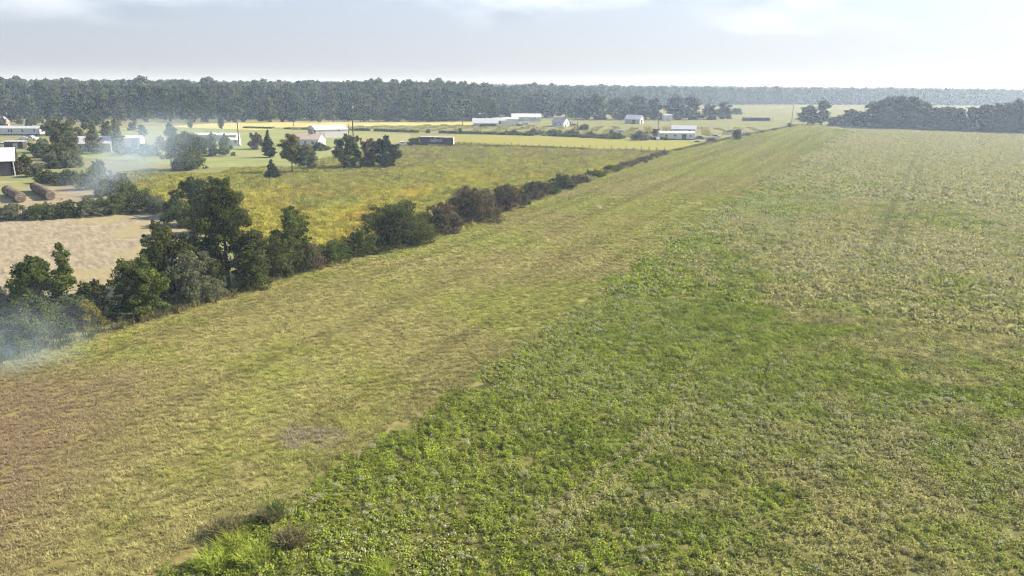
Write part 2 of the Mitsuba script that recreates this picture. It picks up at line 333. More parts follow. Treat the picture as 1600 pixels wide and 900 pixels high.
m, STUB = sheet([(-109.9, 127.2), (-94.2, 131.1), (-83.2, 136.3), (-72.2, 142.6), (-60.2, 134.0), (-50.0, 114.5), (-43.3, 82.2), (-47.5, 70.5), (-50.2, 63.2), (-65.2, 56.8)], .008); struct('stubble_field', m, 'mat_stubble')
m, YARD = sheet([(-152.6, 187.4), (-132.8, 187.5), (-117.8, 187.2), (-100.8, 177.4), (-75.4, 147.9), (-86.0, 141.2), (-96.4, 134.3), (-112.8, 130.8)], .008); struct('hay_yard', m, 'mat_yard')
struct('pasture', sheet([(-52.0, 369.3), (-14.2, 389.2), (32.3, 380.3), (74.1, 358.3), (97.5, 352.7), (76.5, 310.3), (61.1, 287.7), (25.6, 298.7), (-23.1, 323.2), (-44.8, 317.2)], .012)[0], 'mat_pasture')
struct('lawn', sheet([(-237.5, 378.9), (-209.0, 445.3), (-122.4, 412.8), (-86.5, 412.2), (-55.4, 394.0), (-44.8, 317.2), (-61.2, 289.7), (-67.6, 232.0), (-92.3, 222.5), (-130.2, 242.8), (-155.5, 249.3)], .008)[0], 'mat_lawn')
struct('hayfield', sheet([(-206.5, 431.7), (-178.8, 508.1), (-19.7, 538.0), (-13.6, 485.9), (-95.8, 456.8), (-142.8, 409.7)], .010)[0], 'mat_hayfield')
struct('fallow_field', sheet([(-182.9, 526.5), (-121.8, 582.5), (-30.4, 614.3), (-24.7, 547.0), (-176.7, 508.4)], .014)[0], 'mat_fallow')
struct('rough_pasture', sheet([(-149.0, 427.6), (-95.8, 456.8), (-13.6, 485.9), (80.5, 470.8), (142.4, 473.3), (168.3, 477.4), (104.9, 380.1), (75.9, 367.2), (32.7, 385.3), (-14.4, 394.4), (-56.9, 404.9), (-122.4, 412.8)], .014)[0], 'mat_rough'); ROUGH = sheet([(-149.0, 427.6), (-95.8, 456.8), (-13.6, 485.9), (80.5, 470.8), (142.4, 473.3), (168.3, 477.4), (104.9, 380.1), (75.9, 367.2), (32.7, 385.3), (-14.4, 394.4), (-56.9, 404.9), (-122.4, 412.8)], 0)[1]
struct('dirt_lane', sheet([(67.3, 380.0), (79.4, 391.5), (71.9, 353.8), (60.6, 352.4)], .016)[0], 'mat_dirt')

# grass and weeds as patches of real blades, laid over the fields
def group(key, g, m): scene[key] = {'type': 'shapegroup', 'plants': ply_g(g, m)}
def tuft_points(rng, n, side): return np.column_stack([rng.uniform(-side / 2, side / 2, (n, 2)), np.zeros(n)])
def weed_patch(seed, side, tufts, leaves, rad, hgt, size, pale):
    rng = np.random.default_rng(seed); c = tuft_points(rng, tufts, side); k = np.repeat(np.arange(tufts), leaves); n = len(k)
    sc = rng.uniform(.55, 1.35, tufts)[k][:, None]
    d = unit(rng.normal(size=(n, 3)) * [1, 1, .8]); d[:, 2] = np.abs(d[:, 2])
    pos = c[k] + d * np.array([rad, rad, hgt]) * sc * rng.uniform(.35, 1.05, (n, 1)) + [0, 0, .03]
    code = np.where((rng.random(tufts) < pale)[k] & (d[:, 2] > .45), 1.0, 0.0)
    return leaf_cards(rng, pos, unit(d + .8 * rng.normal(size=(n, 3)) + [0, 0, .4]), size * sc[:, 0] * rng.uniform(.7, 1.3, n), code)
def mown_patch(seed, side, tufts, blades, h, w):
    rng = np.random.default_rng(seed); c = tuft_points(rng, tufts, side); k = np.repeat(np.arange(tufts), blades); n = len(k)
    sc = rng.uniform(.5, 1.5, tufts)[k]
    return blade_cards(rng, c[k] + np.column_stack([rng.normal(0, .09, (n, 2)), np.zeros(n)]), h * sc, w, 1.3)
for i, pale in enumerate((.05, .10, .18, .34)):
    group(f'weed_near_{i}', weed_patch(100 + i, 2.3, 66, 17, .21, .28, .125, pale), 'weed_leaf')
    group(f'weed_mid_{i}', weed_patch(120 + i, 4.6, 100, 7, .34, .34, .34, pale * 1.3), 'weed_leaf')
    group(f'weed_far_{i}', weed_patch(140 + i, 9.0, 125, 5, .55, .36, .65, pale * 1.5), 'weed_leaf')
for i in range(3):
    group(f'mown_near_{i}', mown_patch(200 + i, 2.3, 95, 9, .15, .035), 'mown_blade')
    group(f'mown_mid_{i}', mown_patch(220 + i, 4.6, 170, 6, .17, .07), 'mown_blade')
    group(f'meadow_{i}', weed_patch(240 + i, 4.6, 130, 8, .40, .65, .34, 0), 'meadow_leaf')
RIGHT, FWD = .715, 1
def seen(x, y, pad=6): return y > 22 and abs(x) < .76 * y + 12 + pad
def scatter(key, prefix, kinds, poly, step, dmin, dmax, seed, pick=None):
    rng = np.random.default_rng(seed); n = 0
    shp = poly.buffer(-.1); shapely.prepare(shp)
    for y in np.arange(20, dmax + step, step):
        for x in np.arange(-.8 * y - 20, .8 * y + 20, step):
            d = math.hypot(x, y)
            if d < dmin or d >= dmax or not seen(x, y): continue
            jx, jy = x + rng.uniform(-.2, .2) * step, y + rng.uniform(-.2, .2) * step
            if not shp.contains(Point(jx, jy)): continue
            i = pick(jx, jy, rng) if pick else rng.integers(kinds)
            n += 1
            scene[f'{key}__{n + 5000 * ("mid" in prefix) + 10000 * ("far" in prefix):03d}'] = {'type': 'instance', 'g': {'type': 'ref', 'id': f'{prefix}_{i}'},
                'to_world': T().translate([jx, jy, .008]).rotate([0, 0, 1], float(rng.integers(4) * 90 + rng.uniform(-12, 12))).scale([1, 1, float(rng.uniform(.8, 1.25))])}
def weed_pick(x, y, rng):
    v = meshkit.fbm(np.array([x * .06, y * .06, 0.]), 3, 5) + (x * .8 + y - 80) * .0012 + rng.normal(0, .06)
    return int(np.clip((v - .36) / .09, 0, 3))
NEAR, MID, FAR = 88, 190, 520
scatter('field_weeds', 'weed_near', 4, WEEDS, 2, 0, NEAR, 1, weed_pick)
scatter('field_weeds', 'weed_mid', 4, WEEDS, 4, NEAR, MID, 2, weed_pick)
scatter('field_weeds', 'weed_far', 4, WEEDS, 8, MID, FAR, 3, weed_pick)
for i in range(3):                                      # larger clumps in pale seed, here and there
    r3 = np.random.default_rng(170 + i); n3 = 260; d3 = unit(r3.normal(size=(n3, 3))); d3[:, 2] = np.abs(d3[:, 2])
    group(f'weed_pale_{i}', leaf_cards(r3, d3 * [.50, .50, .55] * r3.uniform(.4, 1.1, (n3, 1)) + [0, 0, .08], unit(d3 + .7 * r3.normal(size=(n3, 3))), r3.uniform(.08, .18, n3), np.where(d3[:, 2] > .35, 1.0, 0.0)), 'weed_leaf')
r3 = np.random.default_rng(9); n3 = 0
while n3 < 620:
    y = 30 + 210 * r3.random() ** 1.1; x = r3.uniform(-.75, .75) * y
    if not WEEDS.contains(Point(x, y)) or meshkit.fbm(np.array([x * .11, y * .11, 2.]), 3, 8) < .50 + .05 * r3.normal(): continue
    n3 += 1; q3 = float(r3.uniform(.22, .75))
    scene[f'field_weeds__{20000 + n3}'] = {'type': 'instance', 'g': {'type': 'ref', 'id': f'weed_pale_{n3 % 3}'}, 'to_world': T().translate([x, y, 0]).rotate([0, 0, 1], float(r3.uniform(0, 360))).scale(q3)}
tag('field_weeds', 'tall green weeds and pale seeding plants covering the right hand field', 'weeds', kind='stuff')
scatter('mown_grass', 'mown_near', 3, MOWN, 2, 0, 100, 4)
scatter('mown_grass', 'mown_mid', 3, MOWN, 4, 100, 560, 5)
tag('mown_grass', 'short mown grass of the yellowish strip beside the hedgerow', 'grass', kind='stuff')
scatter('goldenrod', 'meadow', 3, MEADOW, 4, 0, 330, 6)
tag('goldenrod', 'yellow and orange flowering growth filling the meadow behind the hedgerow', 'wildflowers', kind='stuff')
scatter('rough_growth', 'meadow', 3, ROUGH, 11, 300, 520, 7)
tag('rough_growth', 'patchy rough growth of the grazed land before the far buildings', 'weeds', kind='stuff')
def edge_line(key, pts, n, h, m, lab, seed):     # a line of uncut growth along a ditch or field edge
    r4 = np.random.default_rng(seed); l4 = LineString(pts); c4 = np.array([l4.interpolate(u, normalized=True).coords[0] for u in np.sort(r4.random(n))]) + r4.normal(0, .5, (n, 2))
    keep = np.repeat(meshkit.noise(np.column_stack([c4 * .09, np.zeros(n)]), seed) > .28, 12); k4 = np.repeat(np.arange(n), 12)[keep]
    g4 = blade_cards(r4, np.column_stack([c4[k4] + r4.normal(0, .3, (len(k4), 2)), np.zeros(len(k4))]), h * r4.uniform(.5, 1.3, len(k4)), .22, .6)
    obj(key, ply_g(g4, m), lab, 'grass', kind='stuff')
edge_line('ditch_growth', [(-86.5, 412.2), (-56.2, 399.4), (-14.2, 389.2), (31.9, 375.5), (74.1, 358.3)], 900, 1.5, 'leaf_dark', 'dark uncut growth along the ditch beyond the pale pasture', 31)
edge_line('field_edge_growth', [(-156.0, 426.5), (-124.1, 418.7), (-86.5, 412.2)], 350, 1.0, 'leaf_dark', 'thin dark line of growth at the rear edge of the lawns', 32)
edge_line('far_edge_growth', [(-176.7, 508.4), (-111.0, 530.5), (-19.7, 538.0)], 500, 1.2, 'leaf_dark', 'thin dark line of growth between brown field and hayfield', 33)
edge_line('pasture_edge_growth', [(-25.9, 309.1), (12.7, 303.6), (58.2, 284.7)], 600, 1.0, 'fringe_blade', 'uncut grass along the fence of the pale pasture', 34)
edge_line('hedge_undergrowth', [q for q in HEDGE if q[1] > 110][:4] + [(59.2, 284.8)], 1500, 1.25, 'leaf_brown', 'low reddish brown growth running along the hedgerow to its far end', 35)
# dry grass along the foot of the hedgerow
rng = np.random.default_rng(77); hl = LineString(HEDGE); cs = []
for s in np.arange(20, 560, .16):
    q = hl.interpolate(s); cs.append([q.x + rng.normal(-.5, .7), q.y + rng.normal(.25, .4), 0])
cs = np.array(cs); k = np.repeat(np.arange(len(cs)), 9)
g = blade_cards(rng, cs[k] + np.column_stack([rng.normal(0, .18, (len(k), 2)), 0 * k]), np.repeat(rng.uniform(.35, 1.1, len(cs)), 9), .07, .5)
obj('fringe_grass', ply_g(g, 'fringe_blade'), 'dry straw coloured grass along the foot of the hedgerow', 'grass', kind='stuff')

# ------------------------------------------------------------------ hedgerow: each shrub and tree a thing of its own
DK, GR, PA, YE, BR, CE = 'leaf_dark', 'leaf_green', 'leaf_pale', 'leaf_yellow', 'leaf_brown', 'leaf_cedar'
HEDGEROW = [  # name, label, category, kind, (x, y, height, width), leaf, leaves, leaf size
 ('hedge_shrub', 'grey green shrub cut by the left edge of the photo behind drifting smoke', 'shrub', 'bush', (-53.6, 72.0, 4.2, 4.3), PA, 2600, .24),
 ('hedge_tree', 'broad bushy tree standing in blue smoke, leftmost tree of the hedgerow', 'tree', 'bush', (-47.8, 70.5, 8.1, 7.6), GR, 6500, .25),
 ('hedge_shrub', 'low yellowish green shrub just right of the smoke at the hedgerow foot', 'shrub', 'bush', (-45.3, 72.2, 3.0, 4.1), YE, 1900, .21),
 ('hedge_shrub', 'dark shrub between the smoky bushy tree and the big hedgerow thicket', 'shrub', 'bush', (-44.5, 74.4, 4.5, 4.5), DK, 2600, .23),
 ('hedge_shrub', 'smoke veiled low green shrub at the far left foot of the hedgerow', 'shrub', 'bush', (-47.0, 65.8, 3.5, 4.3), GR, 1900, .21),
 ('hedge_shrub', 'large dark green thicket shrub bordering the mown strip, nearest of the big thicket', 'shrub', 'bush', (-41.2, 76.8, 5.9, 6.7), GR, 4800, .25),
 ('hedge_shrub', 'tall thicket shrub with reddish top just left of the tallest hedgerow tree', 'shrub', 'bush', (-41.4, 83.3, 8.9, 6.8), DK, 5200, .25),
 ('hedge_shrub', 'grey leaved shrub in front of the tallest hedgerow tree', 'shrub', 'bush', (-37.8, 81.8, 5.7, 6.2), PA, 3600, .22),
 ('hedge_tree', 'tallest tree of the hedgerow, dark trunk side and yellow green sunlit edge', 'tree', 'full', (-35.8, 88.1, 13.9, 9.2), DK, 11500, .27),
 ('hedge_shrub', 'green shrub under the right side of the tallest hedgerow tree', 'shrub', 'bush', (-33.3, 88.7, 7.1, 5.5), GR, 3000, .23),
 ('hedge_shrub', 'low dark shrub in shade right of the tallest hedgerow tree', 'shrub', 'bush', (-31.6, 92.6, 5.4, 5.6), DK, 2400, .22),
 ('hedge_tree', 'slender light green young tree rising from the hedgerow before the yellow meadow', 'tree', 'full', (-29.9, 96.8, 8.6, 5.6), GR, 3400, .23),
 ('hedge_shrub', 'low mixed shrub at the foot of the slender young hedgerow tree', 'shrub', 'bush', (-28.6, 98.3, 3.3, 5.7), BR, 1700, .2),
 ('hedge_shrub', 'low green shrub midway between young tree and round dark bush', 'shrub', 'bush', (-26.1, 102.2, 2.8, 5.7), GR, 1700, .2),
 ('hedge_shrub', 'small green shrub touching the left side of the round dark bush', 'shrub', 'bush', (-23.2, 107.2, 3.6, 5.3), GR, 1700, .22),
 ('hedge_bush', 'round dark bush standing alone on the hedgerow line beside the mown strip', 'bush', 'bush', (-18.7, 113.3, 6.5, 10.7), DK, 5200, .27),
 ('hedge_bush', 'small reddish brown bush right of the round dark bush', 'bush', 'bush', (-12.5, 125.7, 4.6, 6.2), BR, 2600, .26),
 ('hedge_bush', 'large purplish brown bush, tallest of the brown stretch of the hedgerow', 'bush', 'bush', (-8.2, 137.3, 5.7, 10.3), BR, 3800, .3),
 ('hedge_bush', 'brown bush with green flecks right after the tallest purplish brown bush', 'bush', 'bush', (-1.5, 150.3, 4.4, 8.3), BR, 2600, .3),
 ('hedge_bush', 'flat brown bush where the brown hedgerow stretch thins out', 'bush', 'bush', (5.4, 166.9, 3.4, 7.5), BR, 1900, .32),
 ('hedge_bush', 'small olive bush first after the brown stretch of hedgerow', 'bush', 'bush', (12.4, 183.6, 2.9, 7.1), DK, 1400, .34),
 ('hedge_shrub', 'dark green shrub behind the tallest hedgerow tree at the stubble field corner', 'shrub', 'bush', (-61.3, 138.8, 7.4, 8.1), DK, 3400, .3),
 ('hedge_shrub', 'sunlit green shrub at the meadow side of the stubble field corner', 'shrub', 'bush', (-60.0, 129.5, 4.0, 6.3), GR, 2200, .28),
 ('hedge_shrub', 'dark shrub casting shade on the stubble field corner', 'shrub', 'bush', (-52.5, 121.7, 6.2, 7.6), DK, 3000, .28),
]
for i, (nm, lab, ct, kd, geo, leaf, n, sz) in enumerate(HEDGEROW): grow(nm, lab, ct, kd, geo, leaf, n, sz, 300 + i)
for i, geo in enumerate([(17.8, 195.3, 1.7, 5.5), (23.4, 207.0, 1.6, 5.5), (29.9, 221.8, 1.5, 5.5), (36.3, 234.9, 1.4, 4.9), (43.3, 249.5, 1.3, 4.4), (50.8, 266.0, 1.2, 3.7), (57.1, 279.2, 1.2, 2.9), (-16.0, 117.9, 2.8, 3.6), (-10.4, 130.6, 2.1, 3.5), (-4.9, 141.7, 2.3, 4.3), (1.9, 156.4, 2.2, 4.2), (8.7, 173.2, 2.2, 4.3)]):
    grow('bramble_bush', 'low bramble in the thinning hedgerow along the mown strip', 'bush', 'bush', geo, (BR, DK, GR)[i % 3], 700, .36, 340 + i, 'brambles along the hedgerow')
# ditch bank between stubble field and hay yard, smoky brush above it
for i, geo in enumerate([(-93.9, 133.7, 2.5, 6.0), (-89.2, 134.6, 2.7, 6.3), (-85.1, 136.2, 2.9, 6.1), (-81.7, 138.5, 3.4, 6.2), (-78.2, 140.8, 3.5, 6.0), (-75.2, 143.2, 3.7, 5.9), (-70.5, 142.0, 3.2, 5.8), (-65.6, 138.6, 3.0, 5.4)]):
    grow('bank_shrub', 'low grey shrub on the bank below the hay bales', 'shrub', 'bush', geo, (PA, GR, DK)[i % 3], 1000, .3, 360 + i, 'shrubs on the bank below the hay bales')
for i, geo in enumerate([(-112.5, 182.5, 3.2, 7.4), (-102.0, 173.9, 4.3, 6.8), (-92.0, 164.0, 3.5, 7.0), (-84.2, 156.9, 3.3, 5.6), (-108.6, 190.5, 5.0, 6.0), (-77.4, 150.3, 3.2, 5.3), (-96.8, 178.8, 3.1, 5.7)]):
    grow('smoky_brush', 'brush half hidden by blue smoke above the hay yard', 'shrub', 'bush', geo, (DK, GR)[i % 2], 1000, .32, 380 + i, 'smoky brush above the hay yard')

# ------------------------------------------------------------------ trees of the meadow, the lawns and the houses
YARD_TREES = [
 ('meadow_tree', 'dark rounded tree, left one of the dark group standing in the meadow', 'tree', 'bush', (-50.2, 222.4, 9.8, 9.7), DK, 3200, .42),
 ('meadow_tree', 'reddish grey bushy tree in the middle of the dark meadow group', 'tree', 'bush', (-44.7, 226.4, 9.4, 6.7), BR, 1700, .4),
 ('meadow_tree', 'deep green rounded tree, right one of the dark group standing in the meadow', 'tree', 'bush', (-39.4, 226.8, 9.4, 8.7), CE, 3000, .42),
 ('cedar_tree', 'dark pointed cedar beside the house with the tan roof', 'tree', 'cone', (-85.3, 255.8, 9.6, 5.3), CE, 1700, .42),
 ('cedar_tree', 'small dark cedar at the near edge of the meadow tree row', 'tree', 'cone', (-65.1, 196.3, 5.3, 4.5), CE, 1500, .36),
 ('meadow_tree', 'sunlit yellow green tree in front of the house with the tan roof', 'tree', 'tree', (-63.6, 209.7, 11.4, 7.0), YE, 2200, .42),
 ('meadow_tree', 'pale olive tree right beside the sunlit yellow green tree', 'tree', 'tree', (-59.3, 210.0, 8.5, 6.3), PA, 1700, .42),
 ('meadow_tree', 'bronze bush left of the dark pointed cedar', 'tree', 'bush', (-100.7, 288.5, 6.2, 6.5), BR, 1100, .42),
 ('smoky_tree', 'large round tree veiled in blue smoke between houses and meadow', 'tree', 'full', (-96.9, 215.2, 10.8, 12.4), DK, 3600, .44),
 ('house_tree', 'small tree just right of the large smoky tree beside the long white roof', 'tree', 'bush', (-107.7, 260.9, 7.8, 7.3), PA, 1400, .42),
 ('house_tree', 'green bushy tree in front of the long white roof', 'tree', 'bush', (-102.0, 259.0, 7.1, 5.9), GR, 1300, .42),
 ('house_tree', 'grey tree left of the large smoky tree at the white shed', 'tree', 'column', (-130.0, 271.5, 6.0, 4.7), PA, 900, .42),
 ('poplar_tree', 'dark narrow tree behind the large smoky tree', 'tree', 'column', (-142.3, 306.2, 8.9, 4.8), CE, 1000, .5),
 ('lawn_tree', 'small rounded tree alone on the pale lawn left of the smoke', 'tree', 'column', (-169.8, 336.5, 6.3, 4.7), DK, 800, .5),
 ('lawn_tree', 'small tree with visible trunk in front of the white shed', 'tree', 'tree', (-121.9, 241.4, 5.6, 4.2), DK, 900, .4),
 ('poplar_tree', 'small dark egg shaped tree alone on the field edge near the pole', 'tree', 'column', (-161.0, 407.0, 6.9, 3.5), CE, 600, .55),
 ('poplar_tree', 'faint narrow tree on the field edge left of the egg shaped tree', 'tree', 'column', (-179.3, 410.3, 6.2, 3.2), PA, 500, .55),
 ('conifer_tree', 'tall pale conifer rising from smoke beside the violet roof', 'tree', 'cone', (-150.7, 264.2, 11.7, 7.4), PA, 2000, .42),
 ('conifer_tree', 'tall pale conifer between the two white sheds', 'tree', 'cone', (-148.0, 275.1, 12.6, 5.7), PA, 1500, .44),
 ('house_tree', 'dark upright tree between the two tall pale conifers', 'tree', 'column', (-174.3, 316.6, 8.6, 6.0), DK, 1000, .46),
 ('house_tree', 'big grey green tree right of the white mobile home', 'tree', 'bush', (-164.9, 268.0, 10.5, 10.7), DK, 2600, .46),
 ('house_tree', 'bushy tree behind the big grey green tree at the violet roof', 'tree', 'bush', (-168.8, 284.3, 8.7, 7.4), PA, 1300, .46),
 ('yard_shrub', 'olive shrub in front of the dark shed with white top', 'shrub', 'bush', (-161.3, 248.8, 4.7, 7.4), GR, 1100, .4),
 ('yard_shrub', 'pale flowering shrub right of the open barn', 'shrub', 'bush', (-138.1, 218.8, 4.2, 6.9), PA, 1300, .38),
 ('yard_shrub', 'olive shrub directly right of the open barn wall', 'shrub', 'bush', (-138.0, 205.6, 4.7, 6.5), GR, 1300, .38),
 ('yard_shrub', 'grey shrub left of the smoke below the violet roof', 'shrub', 'bush', (-133.3, 219.2, 4.6, 6.9), PA, 1200, .38),
 ('yard_shrub', 'dark low shrub at the upper edge of the hay yard', 'shrub', 'bush', (-118.5, 184.6, 2.6, 5.9), DK, 1200, .36),
 ('yard_shrub', 'pale shrub between the open barn and hay yard', 'shrub', 'bush', (-129.4, 197.3, 3.4, 5.9), PA, 1200, .36),
 ('house_shrub', 'dark low bush at the gable foot of the tan roofed house', 'shrub', 'bush', (-75.2, 285.3, 2.7, 7.0), DK, 700, .4),
 ('farm_shrub', 'rounded green bush left of the white buildings in the middle distance', 'shrub', 'bush', (61.0, 356.7, 3.9, 9.3), PA, 1000, .5),
 ('farm_shrub', 'round bush under the dark farm machine', 'shrub', 'bush', (50.6, 364.1, 2.8, 7.6), GR, 700, .5),
 ('farm_shrub', 'olive bush by the white gabled house in the distance', 'shrub', 'bush', (42.0, 437.5, 3.0, 6.1), GR, 500, .6),
 ('farm_shrub', 'dark bush hiding parked cars near the mown strip edge', 'shrub', 'bush', (111.6, 367.2, 4.7, 5.1), BR, 600, .55),
 ('farm_shrub', 'tiny dark round bush on the mown strip edge near the far pole', 'shrub', 'bush', (181.3, 486.8, 2.9, 2.5), DK, 250, .7),
 ('farm_shrub', 'dark bush at the pole left of the white buildings', 'shrub', 'bush', (74.3, 385.8, 3.6, 4.7), DK, 400, .55),
 ('field_bush', 'tiny round bush on the ditch line above the dark trailer', 'shrub', 'bush', (-45.7, 395.4, 1.7, 2.4), CE, 250, .6),
 ('field_bush', 'tiny dark bush on the ditch line right of the trailer', 'shrub', 'bush', (-28.3, 392.5, 2.7, 2.0), CE, 250, .6),
 ('house_tree', 'grey green tree standing left of the violet roofed house', 'tree', 'full', (-153.5, 254.1, 8.5, 7.5), PA, 1500, .42),
 ('house_tree', 'bushy dark tree behind the white mobile home right end', 'tree', 'bush', (-220.1, 351.7, 6.6, 9.1), DK, 1200, .5),
 ('yard_shrub', 'broad grey shrub in front of the big grey green tree', 'shrub', 'bush', (-150.0, 241.0, 5.0, 9.3), DK, 1500, .4),
 ('yard_shrub', 'small pale shrub by the white pickup truck', 'shrub', 'bush', (-180.1, 280.2, 3.6, 5.9), PA, 800, .42),
 ('yard_shrub', 'brownish shrub touching the open barn front corner', 'shrub', 'bush', (-137.8, 202.5, 3.5, 3.9), BR, 800, .38),
 ('house_shrub', 'low hedge like shrub under the two white sheds', 'shrub', 'bush', (-138.4, 262.9, 2.7, 9.2), DK, 1000, .42),
 ('house_shrub', 'grey shrub between the second white shed and the smoky tree', 'shrub', 'bush', (-126.3, 256.7, 3.5, 5.4), PA, 800, .42),
 ('house_tree', 'dark tree left of the green bush before the long white roof', 'tree', 'bush', (-114.7, 267.7, 6.4, 6.5), DK, 1200, .42),
 ('house_shrub', 'brown weedy clump between the pole and the dark meadow trees', 'shrub', 'bush', (-48.9, 264.0, 5.0, 5.5), BR, 900, .42),
 ('field_bush', 'dark brush heap directly left of the dark trailer', 'bush', 'bush', (-41.7, 310.7, 2.9, 7.0), DK, 700, .42),
 ('lone_tree', 'small leaning bare footed tree at the brown field edge', 'tree', 'column', (-52.5, 541.7, 5.5, 4.2), DK, 400, .7),
]
for i, (nm, lab, ct, kd, geo, leaf, n, sz) in enumerate(YARD_TREES): grow(nm, lab, ct, kd, geo, leaf, n, sz, 400 + i)
rng = np.random.default_rng(5)
# ditch brush above the pasture: a purplish strip of low growth
for i, geo in enumerate([(11.2, 392.6, 2.0, 11.6), (21.2, 388.8, 2.3, 10.8), (30.6, 380.1, 2.6, 10.5), (38.7, 371.6, 2.2, 9.7), (45.7, 367.9, 1.9, 7.7), (-0.7, 396.3, 1.3, 10.3), (93.8, 348.2, 1.5, 4.2), (126.2, 397.7, 1.0, 3.1), (141.7, 421.6, 1.1, 2.6), (158.3, 448.4, 1.1, 2.3)]):
    grow('ditch_bush', 'low brush on the ditch line beyond the pale pasture', 'shrub', 'bush', geo, (BR, GR, DK)[i % 3], 420, .6, 460 + i, 'brush along the ditch line')

# ------------------------------------------------------------------ woods: a few kinds of tree, planted many times
PROTO = {}
def proto(key, kind, h, w, n, size, leaf, seed):
    rng = np.random.default_rng(seed); L = lobes_of(rng, kind, h, w); g = crown_mesh(rng, L, n, size, kind != 'pine' and 'far' not in key, .28); g = merge(g, core_mesh(rng, L, .95 if 'far' in key else .82)) if kind != 'pine' else g
    scene[key] = {'type': 'shapegroup', 'crown': ply_g(g, leaf), 'trunk': ply(trunk_mesh(rng, L, h, w, kind), 'bark')}
    PROTO[key] = h
for i in range(6): proto(f'wood_tree_{i}', 'full', 20, 11.5, 3000, .85, 'leaf_forest', 500 + i)
for i in range(3): proto(f'wood_pine_{i}', 'pine', 26, 8, 700, 1.0, 'leaf_forest', 510 + i)
for i in range(4): proto(f'wood_far_{i}', 'full', 24, 14, 420, 1.6, 'leaf_forest', 520 + i)
for i in range(2): proto(f'wood_shrub_{i}', 'bush', 6, 7, 700, .8, 'leaf_forest', 530 + i)
def plant(key, pr, x, y, h, wide=1.0, rot=0.0):
    s = h / PROTO[pr]; POS[key] = (x, y)
    scene[key] = {'type': 'instance', 'g': {'type': 'ref', 'id': pr}, 'to_world': T().translate([x, y, 0]).rotate([0, 0, 1], rot).scale([s * wide, s * wide, s])}
FRONT = [(-520, 440), (-420, 455), (-327, 474), (-180, 495), (-28, 528), (18, 620), (60, 760), (150, 960), (300, 1080), (450, 1150), (800, 1200), (1300, 1250)]
fl = LineString(FRONT); rng = np.random.default_rng(8)
def wood_front(s): q = fl.interpolate(s); r = fl.interpolate(s + 2); d = np.array([r.x - q.x, r.y - q.y]); d /= np.linalg.norm(d); return np.array([q.x, q.y]), np.array([-d[1], d[0]])
s, n = 60.0, 0
while s < fl.project(Point(60, 760)):
    q, nv = wood_front(s); q = q + nv * rng.uniform(-9, 6)
    h = rng.uniform(9, 21)
    plant(numbered('wood_edge_tree'), f'wood_tree_{rng.integers(6)}', q[0], q[1], h, rng.uniform(.8, 1.3), float(rng.uniform(0, 360)))
    s += rng.uniform(5, 12)
for k in [k for k in scene if k.startswith('wood_edge_tree')]:
    tag(k, 'broadleaf tree in the dark front row of the left wood', 'tree', 'front row trees of the left wood')
n = 0
for row in range(11):                                   # the wood behind its front row
    s = 30.0
    while s < fl.length - 4:
        left = s < fl.project(Point(60, 760)); q, nv = wood_front(s); d = (38 if left else 12) + row * (14 if left else 10) + rng.uniform(-4, 4); q = q + nv * d + rng.normal(0, 1.5, 2)
        if abs(q[0]) < .8 * q[1] + 60:
            h = (rng.uniform(15, 24) if row < 3 else rng.uniform(20, 27.0)) + (1.2 if left else -.5)
            if left and row < 6:
                pr = f'wood_pine_{rng.integers(3)}' if rng.random() < .22 else f'wood_tree_{rng.integers(6)}'
            else: pr = f'wood_far_{rng.integers(4)}'
            n += 1; plant(f'wood__{n:03d}', pr, q[0], q[1], h * (1.10 if rng.random() < .08 else 1), rng.uniform(.8, 1.1), float(rng.uniform(0, 360)))
        s += rng.uniform(6, 11) if left and row < 6 else rng.uniform(9, 14)
for row, (d0, hh) in enumerate([(220, 26.5), (420, 27), (440, 27.5), (800, 28.5), (815, 29)]):  # farther woods, seen only as the skyline
    s = 0.0
    while s < fl.length:
        q, nv = wood_front(s); q = q + nv * (d0 + rng.uniform(-12, 12))
        if abs(q[0]) < .8 * q[1] + 60:
            n += 1; plant(f'wood__{n:03d}', f'wood_far_{rng.integers(4)}', q[0], q[1], hh * rng.uniform(.88, 1.03), 1.25, float(rng.uniform(0, 360)))
        s += rng.uniform(9, 14)
tag('wood', 'dense hazy wood filling the horizon behind the fields', 'wood', kind='stuff')
# separate trees in front of the wood, middle of the photo
MIDTREES = [(-89.2, 515.5, 17.2, 11.5), (-72.7, 518.5, 19.5, 14.3), (-60.4, 520.8, 16.5, 10.7), (-40.5, 544.0, 22.6, 18.7), (-23.6, 603.2, 15.6, 14.5), (-5.5, 619.7, 16.5, 16.0), (13.0, 636.9, 15.4, 14.2), (26.2, 613.7, 17.4, 14.8), (42.6, 604.8, 17.1, 14.5),
 (53.2, 583.6, 17.0, 13.0), (64.3, 574.7, 19.6, 17.8), (81.6, 578.1, 17.8, 16.9), (97.1, 581.1, 18.9, 18.0), (109.5, 583.6, 17.0, 14.0), (127.4, 587.1, 18.6, 18.1), (139.1, 589.3, 18.2, 17.2), (155.1, 592.5, 12.4, 12.2), (171.5, 607.1, 14.2, 11.5), (210.1, 710.4, 5.3, 5.5)]
for i, geo in enumerate(MIDTREES):
    x, y, h, w = geo; k = numbered('field_edge_tree')
    plant(k, f'wood_tree_{i % 6}', x, y, h, 1.25 * (w / 11.5) / (h / 20), 47.0 * i)
    n += 1; plant(f'undergrowth__{n:03d}', f'wood_shrub_{n % 2}', x + 4, y + 3, 6, 1.4, 30.0 * n)
    tag(k, 'dark tree of the row behind the distant farm buildings', 'tree', 'tree row behind the farm buildings')
RIGHTLINE = [((207.8, 523.5, 13.6, 13.5), 'left tree of the pair opening the tree line beyond the weed field'), ((218.0, 525.2, 17.1, 13.5), 'taller right tree of the pair opening the tree line beyond the weed field')]
